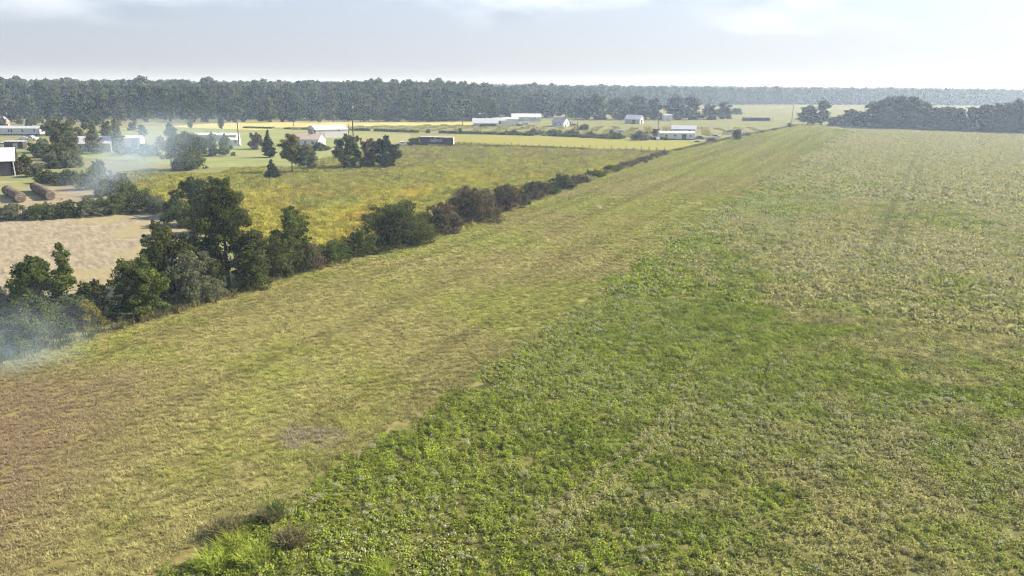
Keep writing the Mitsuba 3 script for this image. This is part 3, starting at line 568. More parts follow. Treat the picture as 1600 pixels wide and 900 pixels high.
for i, x in enumerate([1312, 1328, 1345]): RIGHTLINE.append(([(224.4, 509.5, 7.3, 10.5), (232.0, 510.7, 11.6, 11.4), (236.1, 503.4, 9.3, 11.3)][i], None))
for g_ in [(240.0, 496.2, 17.0, 14.5), (246.2, 489.6, 20.5, 15.1), (254.5, 490.9, 21.3, 14.3), (263.3, 492.3, 21.4, 14.4), (267.7, 485.6, 17.5, 13.4), (272.5, 479.1, 14.5, 12.4), (276.3, 472.7, 14.7, 11.4), (284.3, 473.9, 13.9, 11.4), (287.9, 467.6, 14.9, 11.3), (291.8, 461.6, 16.6, 11.9), (299.7, 462.7, 17.5, 11.9), (303.5, 456.8, 18.4, 11.8), (311.3, 457.9, 19.9, 12.6), (315.3, 452.1, 19.3, 13.2), (320.9, 446.8, 18.7, 13.1), (325.9, 441.5, 19.6, 12.9)]: RIGHTLINE.append((g_, None))
for i, (geo, lab) in enumerate(RIGHTLINE):
    x, y, h, w = geo; k = numbered('treeline_tree')
    plant(k, f'wood_tree_{(i * 5 + 1) % 6}', x, y, h, 1.2 * (w / 11.5) / (h / 20), 61.0 * i)
    tag(k, lab or 'hazy tree of the dense line beyond the weed field', 'tree', None if lab else 'dense tree line beyond the weed field')
    if not lab:
        for dx in (-5, 4):
            n += 1; plant(f'undergrowth__{n:03d}', f'wood_shrub_{n % 2}', x + dx + rng.normal(0, 1), y + rng.uniform(-3, 2), rng.uniform(5, 8), 1.3, 30.0 * n)
        n += 1; plant(f'undergrowth__{n:03d}', f'wood_tree_{n % 6}', x + 10, y + 14, h * .85, 1.3, 30.0 * n)
tag('undergrowth', 'dense undergrowth closing the foot of the far tree lines', 'undergrowth', kind='stuff')
# scrubby young growth in the field before the left wood
for i in range(34):
    px = rng.uniform(-340, -205); py = rng.uniform(395, 455); px *= py / 400
    k = numbered('scrub_bush'); plant(k, f'wood_shrub_{i % 2}', px, py, rng.uniform(3, 6), rng.uniform(.7, 1.1), 40.0 * i)
    tag(k, 'pale young bush in the scrubby field before the left wood', 'shrub', 'scattered young bushes before the left wood')

# clumps of tall grass in the near left corner of the weed field
for i, (x, y) in enumerate([(-14.2, 37.7), (-15.4, 34.8), (-16.0, 33.3), (-12.3, 35.3), (-13.9, 33.6), (-7.0, 32.6), (-16.4, 36.2)]):
    r2 = np.random.default_rng(600 + i); n2 = 420; a = r2.uniform(0, 6.28, n2); rr = .75 * np.sqrt(r2.random(n2))
    g = blade_cards(r2, np.column_stack([x + rr * np.cos(a), y + rr * np.sin(a), 0 * a]), r2.uniform(.5, 1.15, n2), .045, .75)
    d = unit(r2.normal(size=(90, 3)) * [1, 1, .4]); pos = np.array([x, y, .55]) + d * [.8, .8, .3] * r2.uniform(.3, 1, (90, 1))
    k = numbered('tall_grass_clump'); POS[k] = (x, y); scene[k] = ply_g(merge(g, leaf_cards(r2, pos, unit(d + [0, 0, .5]), .14)), 'fringe_blade' if i % 3 == 0 else 'weed_leaf')
    tag(k, 'tall arching grass clump at the near weed field corner', 'grass clump', 'tall grass clumps at the weed field edge')

# ------------------------------------------------------------------ buildings
def sub(parent, name, mesh, m, x, y, rot): return part(parent, name, place(mesh, x, y, rot), m)
def ring(x0, x1, z0, z1, y0, y1, b=.09):
    return cat_(box(x0, x1, y0, y1, z0, z0 + b), box(x0, x1, y0, y1, z1 - b, z1), box(x0, x0 + b, y0, y1, z0 + b, z1 - b), box(x1 - b, x1, y0, y1, z0 + b, z1 - b))
def side_mesh(m, side, L, W):
    """A mesh made for the front (-y) wall at y=0, moved to a wall of an L x W house."""
    if side == 'f': return place(m, 0, -W / 2)
    if side == 'b': return place(m, 0, W / 2, 180)
    return place(m, L / 2, 0, 90) if side == 'r' else place(m, -L / 2, 0, -90)
def gable_house(name, label, cat, xy, rot, L, W, hw, hr, wall, roof, wins=(), doors=(), over=.35, chimney=False, foot=None, group=None):
    x, y = xy; t = thing(name, label, cat, group)
    z0 = foot or 0
    prof = Polygon([(-W / 2, z0), (W / 2, z0), (W / 2, hw), (0, hw + hr), (-W / 2, hw)])
    m = trimesh.creation.extrude_polygon(prof, L); m.apply_transform([[0, 0, 1, -L / 2], [1, 0, 0, 0], [0, 1, 0, 0], [0, 0, 0, 1]])
    sub(t, 'wall', m, wall, x, y, rot)
    if foot: sub(t, 'skirting', box(-L / 2 + .05, L / 2 - .05, -W / 2 + .05, W / 2 - .05, 0, foot), 'dark_board', x, y, rot)
    k = hr / (W / 2); e = W / 2 + over; th = .14
    r = Polygon([(-e, hw - k * over + .01), (0, hw + hr + .01), (e, hw - k * over + .01), (e, hw - k * over + th), (0, hw + hr + th), (-e, hw - k * over + th)])
    m = trimesh.creation.extrude_polygon(r, L + 2 * over); m.apply_transform([[0, 0, 1, -L / 2 - over], [1, 0, 0, 0], [0, 1, 0, 0], [0, 0, 0, 1]])
    rk = sub(t, 'roof', m, roof, x, y, rot)
    for side, u, zc, w, h in wins:
        wk = sub(t, 'window', side_mesh(ring(u - w / 2, u + w / 2, zc - h / 2, zc + h / 2, -.06, .02), side, L, W), 'white_metal', x, y, rot)
        part(wk, 'pane', place(side_mesh(box(u - w / 2 + .09, u + w / 2 - .09, -.025, .02, zc - h / 2 + .09, zc + h / 2 - .09), side, L, W), x, y, rot), 'window_glass')
    for side, u, w, h, m_ in doors:
        sub(t, 'door', side_mesh(box(u - w / 2, u + w / 2, -.05, .02, z0 + .03, z0 + h), side, L, W), m_, x, y, rot)
        sub(t, 'door_frame', side_mesh(cat_(box(u - w / 2 - .12, u - w / 2, -.08, .02, z0, z0 + h + .12), box(u + w / 2, u + w / 2 + .12, -.08, .02, z0, z0 + h + .12), box(u - w / 2, u + w / 2, -.08, .02, z0 + h, z0 + h + .12)), side, L, W), 'white_metal', x, y, rot)
    if chimney: part(rk, 'chimney', place(box(L * .2, L * .2 + .8, -.4, .4, hw + hr * .6, hw + hr + .9), x, y, rot), 'red_metal')
    return t
# left edge: open fronted pole barn, its right end in view
bx, by = (-143.7, 194.8)
t = thing('pole_barn', 'open fronted dark barn with a white metal roof cut by the left edge', 'barn')
Lb, Wb = 17.0, 11.0
sub(t, 'rear_wall', box(-Lb / 2, Lb / 2, Wb - .2, Wb, 0, 4.2), 'dark_board', bx, by, 30)
sub(t, 'front_wall', box(-Lb / 2, Lb / 2 - .9, .0, .15, 0, 3.9), 'dark_board', bx, by, 30)
sub(t, 'end_wall', box(Lb / 2 - .25, Lb / 2 - .1, 3.2, Wb - .2, 0, 4.0), 'dark_board', bx, by, 30)
for q in (-Lb / 2 + .2, -2.8, 2.8, Lb / 2 - .15): sub(t, 'post', box(q - .13, q + .13, -.3, -.04, 0, 4.05), 'white_siding' if q > 7 else 'pole_wood', bx, by, 30)
rf = trimesh.Trimesh([[-Lb / 2 - .4, -.7, 4.1], [Lb / 2 + .4, -.7, 4.1], [Lb / 2 + .4, Wb * .55, 7.2], [-Lb / 2 - .4, Wb * .55, 7.2], [Lb / 2 + .4, Wb + .5, 4.2], [-Lb / 2 - .4, Wb + .5, 4.2]], [[0, 1, 2], [0, 2, 3], [3, 2, 4], [3, 4, 5]], process=False)
rf2 = rf.copy(); rf2.apply_translation([0, 0, -.12]); rf2.invert()
rk = sub(t, 'roof', cat_(rf, rf2, box(-Lb / 2 - .4, Lb / 2 + .4, -.72, -.68, 3.92, 4.12)), 'white_metal', bx, by, 30)
for q in np.arange(-Lb / 2, Lb / 2 + .1, 2.1):
    s_ = tube([[q, -.7, 4.13], [q, Wb * .55, 7.23]], .05, 4); part(rk, 'roof_seam', place(s_, bx, by, 30), 'white_metal')
gable_house('mobile_home', 'long white mobile home with paired windows at the left edge', 'mobile home', (-237.5, 354.0), 3, 22, 4.6, 3.3, .9, 'white_siding', 'grey_metal',
    [('f', -3.1, 2.2, .9, 1.5), ('f', -1.9, 2.2, .9, 1.5), ('f', 3.2, 2.2, .9, 1.4), ('f', 8.6, 2.3, .7, 1.5)], [('f', 6.3, 1.0, 2.1, 'white_siding')], foot=.6)
gable_house('cottage', 'small peach walled gabled cottage behind the white mobile home', 'house', (-287.3, 412.1), 75, 9, 6.5, 3.0, 2.6, 'peach_siding', 'grey_shingle', [('l', 0, 1.8, 1, 1.2), ('f', 0, 1.8, 1, 1.2)])
gable_house('violet_roof_house', 'low house with a grey violet roof half hidden by pale conifers', 'house', (-157.1, 274.1), 12, 15, 9, 3.1, 2.3, 'grey_board', 'lilac_metal', [('f', -3, 1.8, 1.1, 1.2), ('f', 3, 1.8, 1.1, 1.2)], [('f', 0, 1, 2.1, 'dark_board')])
gable_house('white_shed', 'white metal shed left of the second pale conifer', 'shed', (-160.5, 294.4), 6, 7, 5, 3.2, .8, 'white_metal', 'white_metal', [], [('f', 0, 2.4, 2.4, 'grey_metal')])
gable_house('white_shed', 'white metal shed right of the second pale conifer', 'shed', (-154.7, 298.2), 6, 8, 5, 3.3, .8, 'white_metal', 'white_metal', [], [('f', 2, 2.4, 2.4, 'grey_metal')])
gable_house('long_shed', 'long low building with a bright white roof edge behind the smoky tree', 'shed', (-132.3, 329.1), 6, 18, 7, 2.7, .7, 'grey_board', 'white_metal', [('f', 5, 1.6, 1, 1), ('f', -5, 1.6, 1, 1)], [('f', 0, 1, 2.1, 'dark_board')])
gable_house('garden_shed', 'small pale shed at the foot of the utility pole', 'shed', (-116.5, 305.7), 5, 5.2, 4, 2.4, .7, 'white_siding', 'white_metal', [('f', 1.4, 1.5, .8, .8)], [('f', -.8, 1.2, 1.9, 'grey_metal')])
gable_house('ranch_house', 'white house with a tan roof and sunlit gable end', 'house', (-86.3, 305.7), -6, 14, 8.5, 3.0, 2.0, 'white_siding', 'tan_shingle',
    [('f', 1.5, 1.7, 1.3, 1.3), ('f', 4.6, 1.7, 1.3, 1.3), ('r', 0, 1.7, 1.1, 1.2)], [('f', -1.4, 1.0, 2.1, 'dark_board'), ('f', -4.4, 2.6, 2.2, 'dark_board')], chimney=True)
gable_house('metal_barn', 'white metal building with a slate gable end and lilac roof behind the ranch house', 'barn', (-90.3, 359.6), 34, 16, 11, 3.8, 1.9, 'white_metal', 'lilac_metal', [('f', 3.5, 3.3, .9, 1.1)], [('f', -5, 3.2, 3.2, 'grey_metal'), ('l', 0, 3.4, 3.4, 'slate_siding')])
x, y = (-90.3, 359.6); sub('metal_barn', 'slate_gable_wall', box(-8.06, -8.01, -5.48, 5.48, .1, 3.8), 'slate_siding', x, y, 34)
# dark semi trailer with pale lettering
x, y = (-32.0, 308.4); t = thing('box_trailer', 'dark navy box trailer with a pale roof and small pale lettering', 'trailer')
Lt, ht = 14.2, 4.0; R = -7
sub(t, 'body', box(-Lt / 2, Lt / 2, -1.3, 1.3, 1.05, ht - .1), 'navy_panel', x, y, R)
sub(t, 'roof', box(-Lt / 2 - .03, Lt / 2 + .03, -1.34, 1.34, ht - .1, ht), 'white_metal', x, y, R)
sub(t, 'bottom_rail', box(-Lt / 2, Lt / 2, -1.36, -1.30, 1.0, 1.22), 'black_rubber', x, y, R)
sub(t, 'front_panel', box(Lt / 2 + .005, Lt / 2 + .06, -1.28, 1.28, 1.05, ht - .12), 'lilac_metal', x, y, R)
for q in (-5.6, -4.4):
    for s_ in (-1.12, 1.12):
        w_ = trimesh.creation.cylinder(.5, .28, sections=18); w_.apply_transform(trimesh.transformations.rotation_matrix(math.pi / 2, [1, 0, 0])); w_.apply_translation([q, s_, .5]); sub(t, 'wheel', w_, 'black_rubber', x, y, R)
for s_ in (-.8, .8): sub(t, 'landing_leg', box(4.4, 4.6, s_ - .1, s_ + .1, 0, 1.05), 'grey_metal', x, y, R)
lt = meshkit.text_mesh('Trail POD', .85, .02, True); lt.apply_transform([[1, 0, 0, -2.75], [0, 0, -1, -1.305], [0, 1, 0, 2.15], [0, 0, 0, 1]])
sub(t, 'lettering', lt, 'letter_white', x, y, R)
lt = box(-1.0, -.2, -1.33, -1.305, 3.35, 3.6); sub(t, 'marker_plate', lt, 'letter_white', x, y, R)
# farm in the middle distance
gable_house('hay_shelter', 'wide grey roofed low shelter with a dark open front', 'barn', (-18.0, 469.6), 4, 15, 10, 2.2, 2.6, 'grey_board', 'grey_metal', [], [('f', 1.5, 10, 1.9, 'dark_board')], over=.7)
gable_house('white_box_shed', 'small white box shaped shed behind the grey roofed shelter', 'shed', (-25.2, 557.3), 4, 10, 6, 4.2, .5, 'white_metal', 'white_metal', [], [('l', 0, 2.4, 3, 'grey_metal')])
gable_house('farmhouse', 'small white house with one dark window right of the grey shelter', 'house', (-9.2, 478.7), 4, 8, 7, 3.2, 1.6, 'white_siding', 'grey_metal', [('f', .3, 1.9, 1.6, 1.7)], [('f', -2.6, 1, 2.1, 'grey_board')])
gable_house('white_garage', 'bright white garage with wide doors beside the small white house', 'garage', (-2.2, 487.8), 4, 10, 8, 3.8, 1.0, 'white_metal', 'white_metal', [], [('f', -2.4, 3.4, 3.2, 'white_siding'), ('f', 2.4, 3.4, 3.2, 'white_siding')])
gable_house('metal_warehouse', 'long pale metal roofed building behind the white garage', 'barn', (9.2, 543.4), 3, 21, 13, 3.0, 2.2, 'grey_metal', 'white_metal', [('f', 6, 2.2, 1.2, 1.2)], [('f', 0, 4, 3.2, 'white_siding')])
gable_house('gabled_house', 'white gabled house with a dark roof standing alone in pale grass', 'house', (30.0, 470.0), -34, 8.5, 7.5, 3.0, 2.8, 'white_siding', 'grey_shingle', [('r', 1.4, 1.9, 1, 1.2), ('f', 2, 1.7, 1.1, 1.1), ('f', -2, 1.7, 1.1, 1.1)], [('r', -1.4, 1, 2.0, 'dark_board')])
x, y = (34.6, 478.3); t = thing('lean_to', 'small dark open lean to beside the white gabled house', 'shed')
sub(t, 'roof', box(-3.2, 3.2, -2.4, 2.4, 3.2, 3.35), 'grey_metal', x, y, 10); sub(t, 'rear_wall', box(-3, 3, 2.2, 2.3, 0, 3.2), 'dark_board', x, y, 10)
for q in (-2.9, 0, 2.9): sub(t, 'post', box(q - .1, q + .1, -2.2, -2.0, 0, 3.2), 'pole_wood', x, y, 10)
gable_house('field_barn', 'small grey barn with a pale gable before the tree row', 'barn', (84.7, 519.7), -30, 11, 8, 3.2, 2.6, 'grey_board', 'grey_metal', [('r', 1.6, 1.9, 1, 1)], [('r', -.6, 2.2, 2.6, 'dark_board'), ('f', 1, 2.6, 2.6, 'dark_board')])
gable_house('pale_shed', 'pale square shed at the foot of the tree row', 'shed', (116.6, 563.6), 5, 6.5, 5, 4.3, .6, 'white_siding', 'grey_metal', [], [('f', 0, 2.4, 2.8, 'grey_metal')])
gable_house('double_mobile_home', 'white mobile home with porch by the pasture edge, nearest of the two long buildings', 'mobile home', (80.1, 363.3), 3, 17, 4.6, 3.2, .8, 'white_siding', 'white_metal', [('f', -5.5, 2, 1.2, 1.2), ('f', -1, 2, 1.2, 1.2), ('f', 6.6, 2, 1.0, 1.2)], [('f', 3.4, 2.2, 2.2, 'dark_board')], foot=.5)
gable_house('workshop', 'taller metal building with white end wall behind the nearest mobile home', 'barn', (88.3, 382.8), -15, 12, 8, 4.2, 1.6, 'white_metal', 'grey_metal', [('f', 3, 3.4, 1.2, .8)], [('r', 0, 3, 3.2, 'grey_metal')])
x, y = (189.6, 577.3); t = thing('long_dark_shed', 'long dark open sided shed far out in the pale field', 'shed')
sub(t, 'roof', box(-11, 11, -3.5, 3.5, 2.6, 2.8), 'grey_shingle', x, y, -3); sub(t, 'rear_wall', box(-10.8, 10.8, 3.2, 3.3, 0, 2.6), 'dark_board', x, y, -3)
for q in np.linspace(-10.5, 10.5, 8): sub(t, 'post', box(q - .12, q + .12, -3.3, -3.06, 0, 2.6), 'pole_wood', x, y, -3)
gable_house('red_roof_shed', 'low shed with a rusty red roof at the foot of the left wood', 'shed', (-75.8, 592.2), 2, 13, 6, 2.6, 1.2, 'grey_board', 'red_metal', [], [('f', 0, 2, 2, 'dark_board')])
x, y = (-191.3, 281.9); t = thing('dark_trailer_shed', 'small dark shed with a flat white top in front of the mobile home', 'shed')
sub(t, 'wall', box(-3.2, 3.2, -1.7, 1.7, 0, 2.7), 'dark_board', x, y, 12); sub(t, 'roof', box(-3.5, 3.5, -2, 2, 2.7, 2.85), 'white_metal', x, y, 12); sub(t, 'door', box(-.2, 1.4, -1.76, -1.69, .05, 2.1), 'grey_board', x, y, 12)

# ------------------------------------------------------------------ hay bales: two rows of round bales, each bale a thing
def bale_mesh(rng, r, w):
    n, rings = 22, 7; V = []
    for i, u in enumerate(np.linspace(-.5, .5, rings)):
        rr = r * (1 - .15 * abs(2 * u) ** 4) ; a = np.arange(n) * 2 * np.pi / n
        rad = rr * (1 + .02 * rng.normal(size=n)); V.append(np.column_stack([rad * np.cos(a), np.full(n, u * w), rad * np.sin(a)]))
    c0, c1 = [[0, -.5 * w, 0]], [[0, .5 * w, 0]]; V = np.vstack(V + [c0, c1]); F = []
    for i in range(rings - 1):
        for j in range(n): a, b = i * n + j, i * n + (j + 1) % n; F += [[a, a + n, b], [b, a + n, b + n]]
    for j in range(n): F += [[len(V) - 2, j, (j + 1) % n], [len(V) - 1, (rings - 1) * n + (j + 1) % n, (rings - 1) * n + j]]
    V[:, 2] = np.maximum(V[:, 2] + r * .96, .0); return trimesh.Trimesh(V, F, process=False)
rng = np.random.default_rng(31); ORD = ['nearest', 'second from the near end', 'third from the near end', 'middle', 'third from the far end', 'second from the far end', 'farthest']
for row, (a, b, nm) in enumerate([((-105.5, 153.9), (-114.5, 163.6), 'left'), ((-101.5, 157.7), (-112.3, 170.0), 'right')]):
    a, b = np.array(a), np.array(b); d = (b - a) / 6.0; rot = math.degrees(math.atan2(d[1], d[0])) - 90
    wdt = float(np.linalg.norm(d)) - .16
    for k in range(7):
        q = a + d * k; m = place(bale_mesh(rng, 1.12 * rng.uniform(.93, 1.05), wdt), q[0], q[1], rot + rng.uniform(-2, 2)); key = numbered('hay_bale')
        scene[key] = ply(m, 'hay_straw', smooth=40); tag(key, f'round hay bale, {ORD[k]} of the {nm} row on the hay yard', 'hay bale', 'round hay bales in two rows')

# ------------------------------------------------------------------ vehicles
def car(label, xy, rot, paint, kind='car', group=None):
    x, y = xy; t = thing({'car': 'parked_car', 'truck': 'pickup_truck', 'van': 'parked_van'}[kind], label, {'car': 'car', 'truck': 'pickup truck', 'van': 'van'}[kind], group)
    if kind == 'car': L, low, cab = 4.5, [(-2.25, .32), (2.2, .32), (2.25, .62), (2.1, .82), (1.05, .95), (-1.7, .98), (-2.2, .9), (-2.27, .6)], [(.95, .93), (.25, 1.42), (-1.1, 1.44), (-1.85, .96)]
    elif kind == 'truck': L, low, cab = 5.6, [(-2.8, .45), (2.75, .45), (2.8, .8), (2.6, 1.05), (1.3, 1.12), (-2.75, 1.12)], [(1.25, 1.1), (.6, 1.8), (-.75, 1.82), (-.95, 1.1)]
    else: L, low, cab = 5.2, [(-2.6, .35), (2.5, .35), (2.6, .7), (2.4, .95), (1.7, 1.1), (-2.6, 1.15)], [(1.65, 1.08), (.95, 1.95), (-2.5, 1.98), (-2.58, 1.12)]
    def ext(p, w):
        m = trimesh.creation.extrude_polygon(Polygon(p).buffer(.05).simplify(.01), w); m.apply_transform([[1, 0, 0, 0], [0, 0, -1, w / 2], [0, 1, 0, 0], [0, 0, 0, 1]]); return m
    sub(t, 'body', ext(low, 1.76), paint, x, y, rot); sub(t, 'cabin', ext(cab, 1.5), paint, x, y, rot)
    g_ = [(px * .93 + .0, pz) for px, pz in cab]; zz = max(p_[1] for p_ in cab)
    sub(t, 'side_window', ext([(px, min(pz, zz - .12) + (.10 if pz < 1.2 else 0)) for px, pz in g_], 1.56), 'window_glass', x, y, rot)
    f0, f1 = np.array(cab[0]), np.array(cab[1]); nn = np.array([.09, .05])
    sub(t, 'windscreen', ext([f0 * .85 + f1 * .15, f0 * .15 + f1 * .85, f0 * .15 + f1 * .85 + nn, f0 * .85 + f1 * .15 + nn], 1.3), 'window_glass', x, y, rot)
    for wx in (-L * .31, L * .31):
        for s_ in (-.82, .82):
            w_ = trimesh.creation.cylinder(.34, .24, sections=16); w_.apply_transform(trimesh.transformations.rotation_matrix(math.pi / 2, [1, 0, 0])); w_.apply_translation([wx, s_, .34]); wk = sub(t, 'wheel', w_, 'black_rubber', x, y, rot)
            h_ = trimesh.creation.cylinder(.19, .26, sections=12); h_.apply_transform(trimesh.transformations.rotation_matrix(math.pi / 2, [1, 0, 0])); h_.apply_translation([wx, s_, .34]); part(wk, 'hub', place(h_, x, y, rot), 'grey_metal')
    return t
car('white car parked in front of the mobile home windows', (-217.2, 326.6), 10, 'paint_white')
car('white pickup truck nose to the dark shed by the mobile home', (-211.7, 323.3), 170, 'paint_white', 'truck')
car('pale car half hidden behind the open barn roof', (-201.4, 289.9), 20, 'paint_silver')
car('dark purple car parked before the white garage', (3.6, 473.2), 5, 'paint_blue')
car('white van parked right of the dark purple car', (7.0, 481.4), 185, 'paint_white', 'van')
car('white car beside the last end wall of the workshop', (95.5, 365.2), 170, 'paint_white')
car('dark pickup truck beside the workshop end wall', (91.9, 364.8), 15, 'paint_dark', 'truck')
car('silver van in the cluster near the mown strip edge', (121.0, 413.1), 10, 'paint_silver', 'van')
car('white pickup truck in the cluster near the mown strip edge', (125.7, 419.4), 190, 'paint_white', 'truck')
car('pale car at the right end of the cluster near the mown strip edge', (131.4, 420.2), 15, 'paint_white')
car('silver car parked at the left end of the nearest mobile home', (70.2, 357.8), 80, 'paint_silver')
car('white van behind the tractor on the rough grazing land', (58.9, 404.5), 10, 'paint_white', 'van')
car('silver pickup truck between mobile home and cluster of cars', (102.6, 375.1), 200, 'paint_silver', 'truck')
car('white car parked left of the dark trailer brush heap', (-47.0, 313.5), 5, 'paint_white')
car('dark car beside the lean to of the gabled house', (38.8, 479.0), 185, 'paint_dark')
car('small white car far off at the foot of the left wood', (-184.9, 536.3), 5, 'paint_white')
car('white car beside the lawn bush right of the dark meadow trees', (-59.6, 295.9), 10, 'paint_white')
x, y = (86.7, 347.4); t = thing('flatbed_trailer', 'low flatbed trailer with pale deck in front of the parked cars', 'trailer')
sub(t, 'deck', box(-3.2, 3.2, -1.2, 1.2, .7, .85), 'grey_board', x, y, 4); sub(t, 'drawbar', cat_(box(3.2, 4.6, -.1, .1, .6, .72)), 'grey_metal', x, y, 4)
for q in (-.6, .6):
    for s_ in (-1, 1):
        w_ = trimesh.creation.cylinder(.36, .22, sections=14); w_.apply_transform(trimesh.transformations.rotation_matrix(math.pi / 2, [1, 0, 0])); w_.apply_translation([q, s_, .36]); sub(t, 'wheel', w_, 'black_rubber', x, y, 4)
x, y = (53.5, 398.4); t = thing('tractor', 'small dark farm tractor standing by the round bush', 'tractor')
sub(t, 'hood', box(.2, 2.0, -.45, .45, .8, 1.5), 'paint_dark', x, y, 20); sub(t, 'cab', cat_(box(-1.2, .2, -.75, .75, .9, 1.5), box(-1.3, .3, -.8, .8, 2.5, 2.62)), 'paint_dark', x, y, 20)
for q, s_ in ((-1.15, -.7), (-1.15, .7), (.15, -.7), (.15, .7)): sub(t, 'cab_post', box(q - .05, q + .05, s_ - .05, s_ + .05, 1.5, 2.5), 'paint_dark', x, y, 20)
sub(t, 'cab_glass', box(-1.1, .1, -.66, .66, 1.5, 2.49), 'window_glass', x, y, 20)
for q, s_, r_, w2 in ((-.8, -.9, .8, .4), (-.8, .9, .8, .4), (1.6, -.7, .45, .25), (1.6, .7, .45, .25)):
    w_ = trimesh.creation.cylinder(r_, w2, sections=20); w_.apply_transform(trimesh.transformations.rotation_matrix(math.pi / 2, [1, 0, 0])); w_.apply_translation([q, s_, r_]); sub(t, 'wheel', w_, 'black_rubber', x, y, 20)

# ------------------------------------------------------------------ poles, wires, fence
def pole(label, geo, arm=True, rot=0):
    x, y, h, _ = geo; t = thing('utility_pole', label, 'utility pole')
    sub(t, 'shaft', tube([[0, 0, 0], [.03, 0, h * .5], [0, .02, h]], [.24, .20, .16], 8), 'pole_wood', x, y, rot)
    if arm:
        sub(t, 'crossarm', box(-1.15, 1.15, -.2, -.08, h - .75, h - .6), 'pole_wood', x, y, rot)
        for q in (-1, -.45, .45, 1):
            i_ = trimesh.creation.cylinder(.06, .22, sections=8); i_.apply_translation([q, -.14, h - .49]); sub(t, 'insulator', i_, 'grey_metal', x, y, rot)
        c_ = trimesh.creation.cylinder(.24, .8, sections=12); c_.apply_translation([.3, -.2, h - 1.9]); sub(t, 'transformer', c_, 'grey_metal', x, y, rot)
    return (x, y, h)
P1 = pole('utility pole with crossarm beside the small pale shed', (-111.9, 299.7, 11.0, 0.8), True, 15)
P2 = pole('tallest utility pole, behind the dark meadow trees', (-59.4, 273.2, 18.7, 0.7), True, 15)
pole('short pole right of the lilac roofed metal building', (-80.6, 360.9, 6.4, 0.9), False)
P3 = pole('thin utility pole at the pale hayfield above the dark trailer', (-32.0, 467.3, 10.6, 1.2), True, 10)
P4 = pole('utility pole by the white mobile home at the left edge', (-286.4, 418.8, 9.2, 1.1), True, 5)
P5 = pole('utility pole left of the white buildings before the tree row', (83.1, 425.0, 10.0, 1.1), True, 10)
P6 = pole('far utility pole left of the tree line pair', (210.3, 560.8, 12.2, 1.4), True, 20)
pole('small pole far out in the yellow hayfield', (-133.9, 450.6, 3.8, 0.8), False)
pole('thin pole beside the white gabled house', (35.7, 412.4, 5.9, 0.7), False)
def wire(a, b, sag, n=2):
    for q in ((-.45, .45) if n == 2 else (0,)):
        a_, b_ = np.array([a[0] + q, a[1], a[2] - .35]), np.array([b[0] + q, b[1], b[2] - .35]); u = np.linspace(0, 1, 15)[:, None]
        p_ = a_ * (1 - u) + b_ * u; p_[:, 2] -= sag * 4 * (u * (1 - u))[:, 0]
        k = numbered('power_line'); scene[k] = ply(tube(p_, .022, 4), 'wire_black'); tag(k, 'thin dark power line strung between utility poles', 'power line', 'power lines between the poles')
wire(P4, P1, 2.2); wire(P1, P2, 1.4); wire(P2, P3, 2.4); wire(P5, P6, 3)
rng = np.random.default_rng(55)
fa, fb = np.array((-26.1, 312.4)), np.array((58.7, 284.7)); nf = 30
for i in range(nf + 1):
    q = fa + (fb - fa) * i / nf; h = rng.uniform(1.9, 2.5); k = numbered('fence_post')
    scene[k] = ply(place(tube([[0, 0, -.1], [rng.normal(0, .05), 0, h]], [.14, .12], 6), q[0], q[1]), 'pole_wood'); tag(k, 'weathered wooden post of the fence between meadow and pale pasture', 'fence post', 'fence posts along the pale pasture')
for z in (.6, 1.2):
    k = numbered('fence_wire'); scene[k] = ply(tube([[*(fa + (fb - fa) * u), z] for u in np.linspace(0, 1, 20)], .015, 4), 'wire_black'); tag(k, 'wire strand of the fence between meadow and pale pasture', 'fence wire', 'strands of the pasture fence')
hl = LineString(HEDGE)
for i, s_ in enumerate(np.arange(62, 150, 4.6)):
    q = hl.interpolate(s_); k = numbered('hedge_post')
    scene[k] = ply(place(tube([[0, 0, -.1], [rng.normal(0, .06), 0, rng.uniform(1.1, 1.5)]], [.06, .05], 6), q.x - .3, q.y + .2), 'pole_wood'); tag(k, 'grey old fence post standing in the grass at the hedgerow foot', 'fence post', 'old posts along the hedgerow')

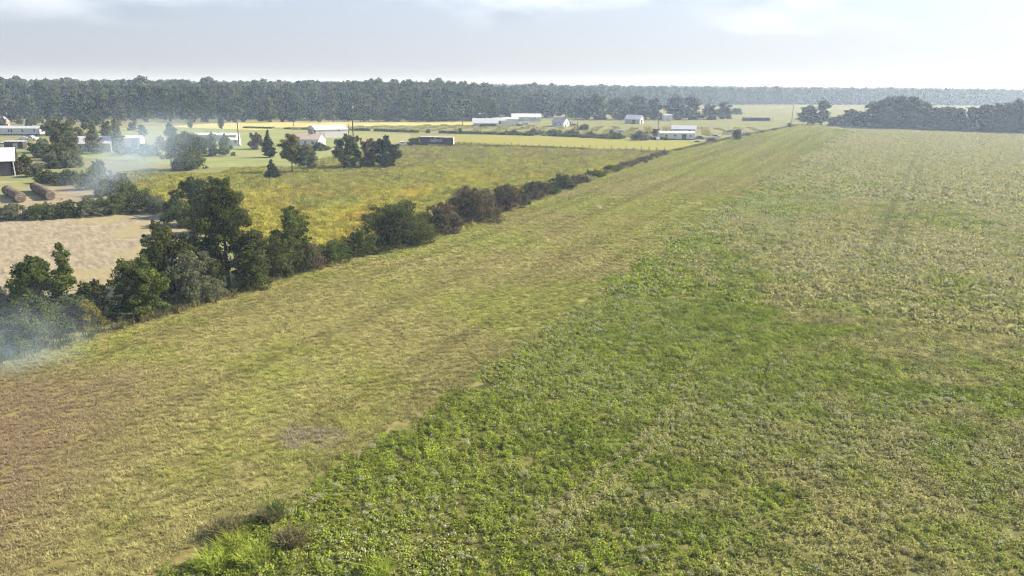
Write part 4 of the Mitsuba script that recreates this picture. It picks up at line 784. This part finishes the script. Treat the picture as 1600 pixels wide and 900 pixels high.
# ------------------------------------------------------------------ smoke drifting from two small fires
def smoke(key, label, center, half, dens, seed, shape):
    nz, ny, nx = 40, 40, 48
    Z, Y, X = np.meshgrid(np.linspace(-1, 1, nz), np.linspace(-1, 1, ny), np.linspace(-1, 1, nx), indexing='ij')
    q = np.stack([X * half[0], Y * half[1], Z * half[2]], -1)
    n = meshkit.fbm(q / (max(half) * .24) + seed, 4, seed)
    n2 = meshkit.fbm(q / (max(half) * .7) + seed * 2, 3, seed + 5)
    edge = np.clip((1 - np.maximum(np.maximum(np.abs(X), np.abs(Y)), np.abs(Z))) / .15, 0, 1)
    d = shape(X, Y, Z) * np.clip((n - .34) * 3.2, 0, 1) * np.clip(n2 * 2 - .35, 0, 1) * edge
    grid = mi.VolumeGrid(np.ascontiguousarray(d[..., None].astype(np.float32)))
    tw = T().translate(list(center)).scale(list(half))
    med = {'type': 'heterogeneous', 'albedo': {'type': 'rgb', 'value': [.70, .84, .99]}, 'scale': float(dens), 'phase': {'type': 'hg', 'g': .2},
           'sigma_t': {'type': 'gridvolume', 'grid': grid, 'to_world': tw.translate([-1, -1, -1]).scale([2, 2, 2]), 'filter_type': 'trilinear', 'wrap_mode': 'clamp'}}
    scene[key + '_air'] = med
    scene[key] = {'type': 'cube', 'to_world': tw, 'bsdf': {'type': 'null'}, 'interior': {'type': 'ref', 'id': key + '_air'}, 'exterior': {'type': 'ref', 'id': 'air'}}
    tag(key, label, 'smoke', kind='stuff')
def plume(X, Y, Z):      # a narrow streak that rises at its near end and drifts off to the right and away
    u = (Y + 1) / 2; zc = -.88 + .85 * u ** .9; xc = .10 - .12 * u + .10 * np.sin(8 * u); w = .10 + .30 * u
    return np.exp(-((X - xc) / w) ** 2 - ((Z - zc) / (w * 1.2 + .12)) ** 2) * (1.7 - 1.15 * u)
def puff(X, Y, Z): return np.exp(-(X / .62) ** 2 - (Y / .62) ** 2) * np.clip(1.1 - (Z + 1) * .55, 0, 1)
smoke('smoke_plume', 'pale blue smoke drifting over the hay yard and the house trees', (-97, 186, 12.2), (33, 45, 12), .060, 3, plume)
x, y = (-45.5, 61.4); smoke('smoke_puff', 'blue smoke puff hanging at the foot of the leftmost hedgerow trees', (x - 1.0, y, 3.6), (9, 9, 3.5), .20, 9, puff)


# where nothing else tells alike things apart, their labels count them from the left
NTH = ['first', 'second', 'third', 'fourth', 'fifth', 'sixth', 'seventh', 'eighth', 'ninth', 'tenth', 'eleventh', 'twelfth', 'thirteenth', 'fourteenth', 'fifteenth', 'sixteenth', 'seventeenth', 'eighteenth', 'nineteenth', 'twentieth']
alike = {}
for k in POS:
    if k in labels and 'group' in labels[k]: alike.setdefault(labels[k]['label'], []).append(k)
for lab, ks in alike.items():
    if 1 < len(ks) <= 20:
        for i, k in enumerate(sorted(ks, key=lambda k: POS[k][0] / POS[k][1])): labels[k]['label'] = f'{lab}, {NTH[i]} from the left'
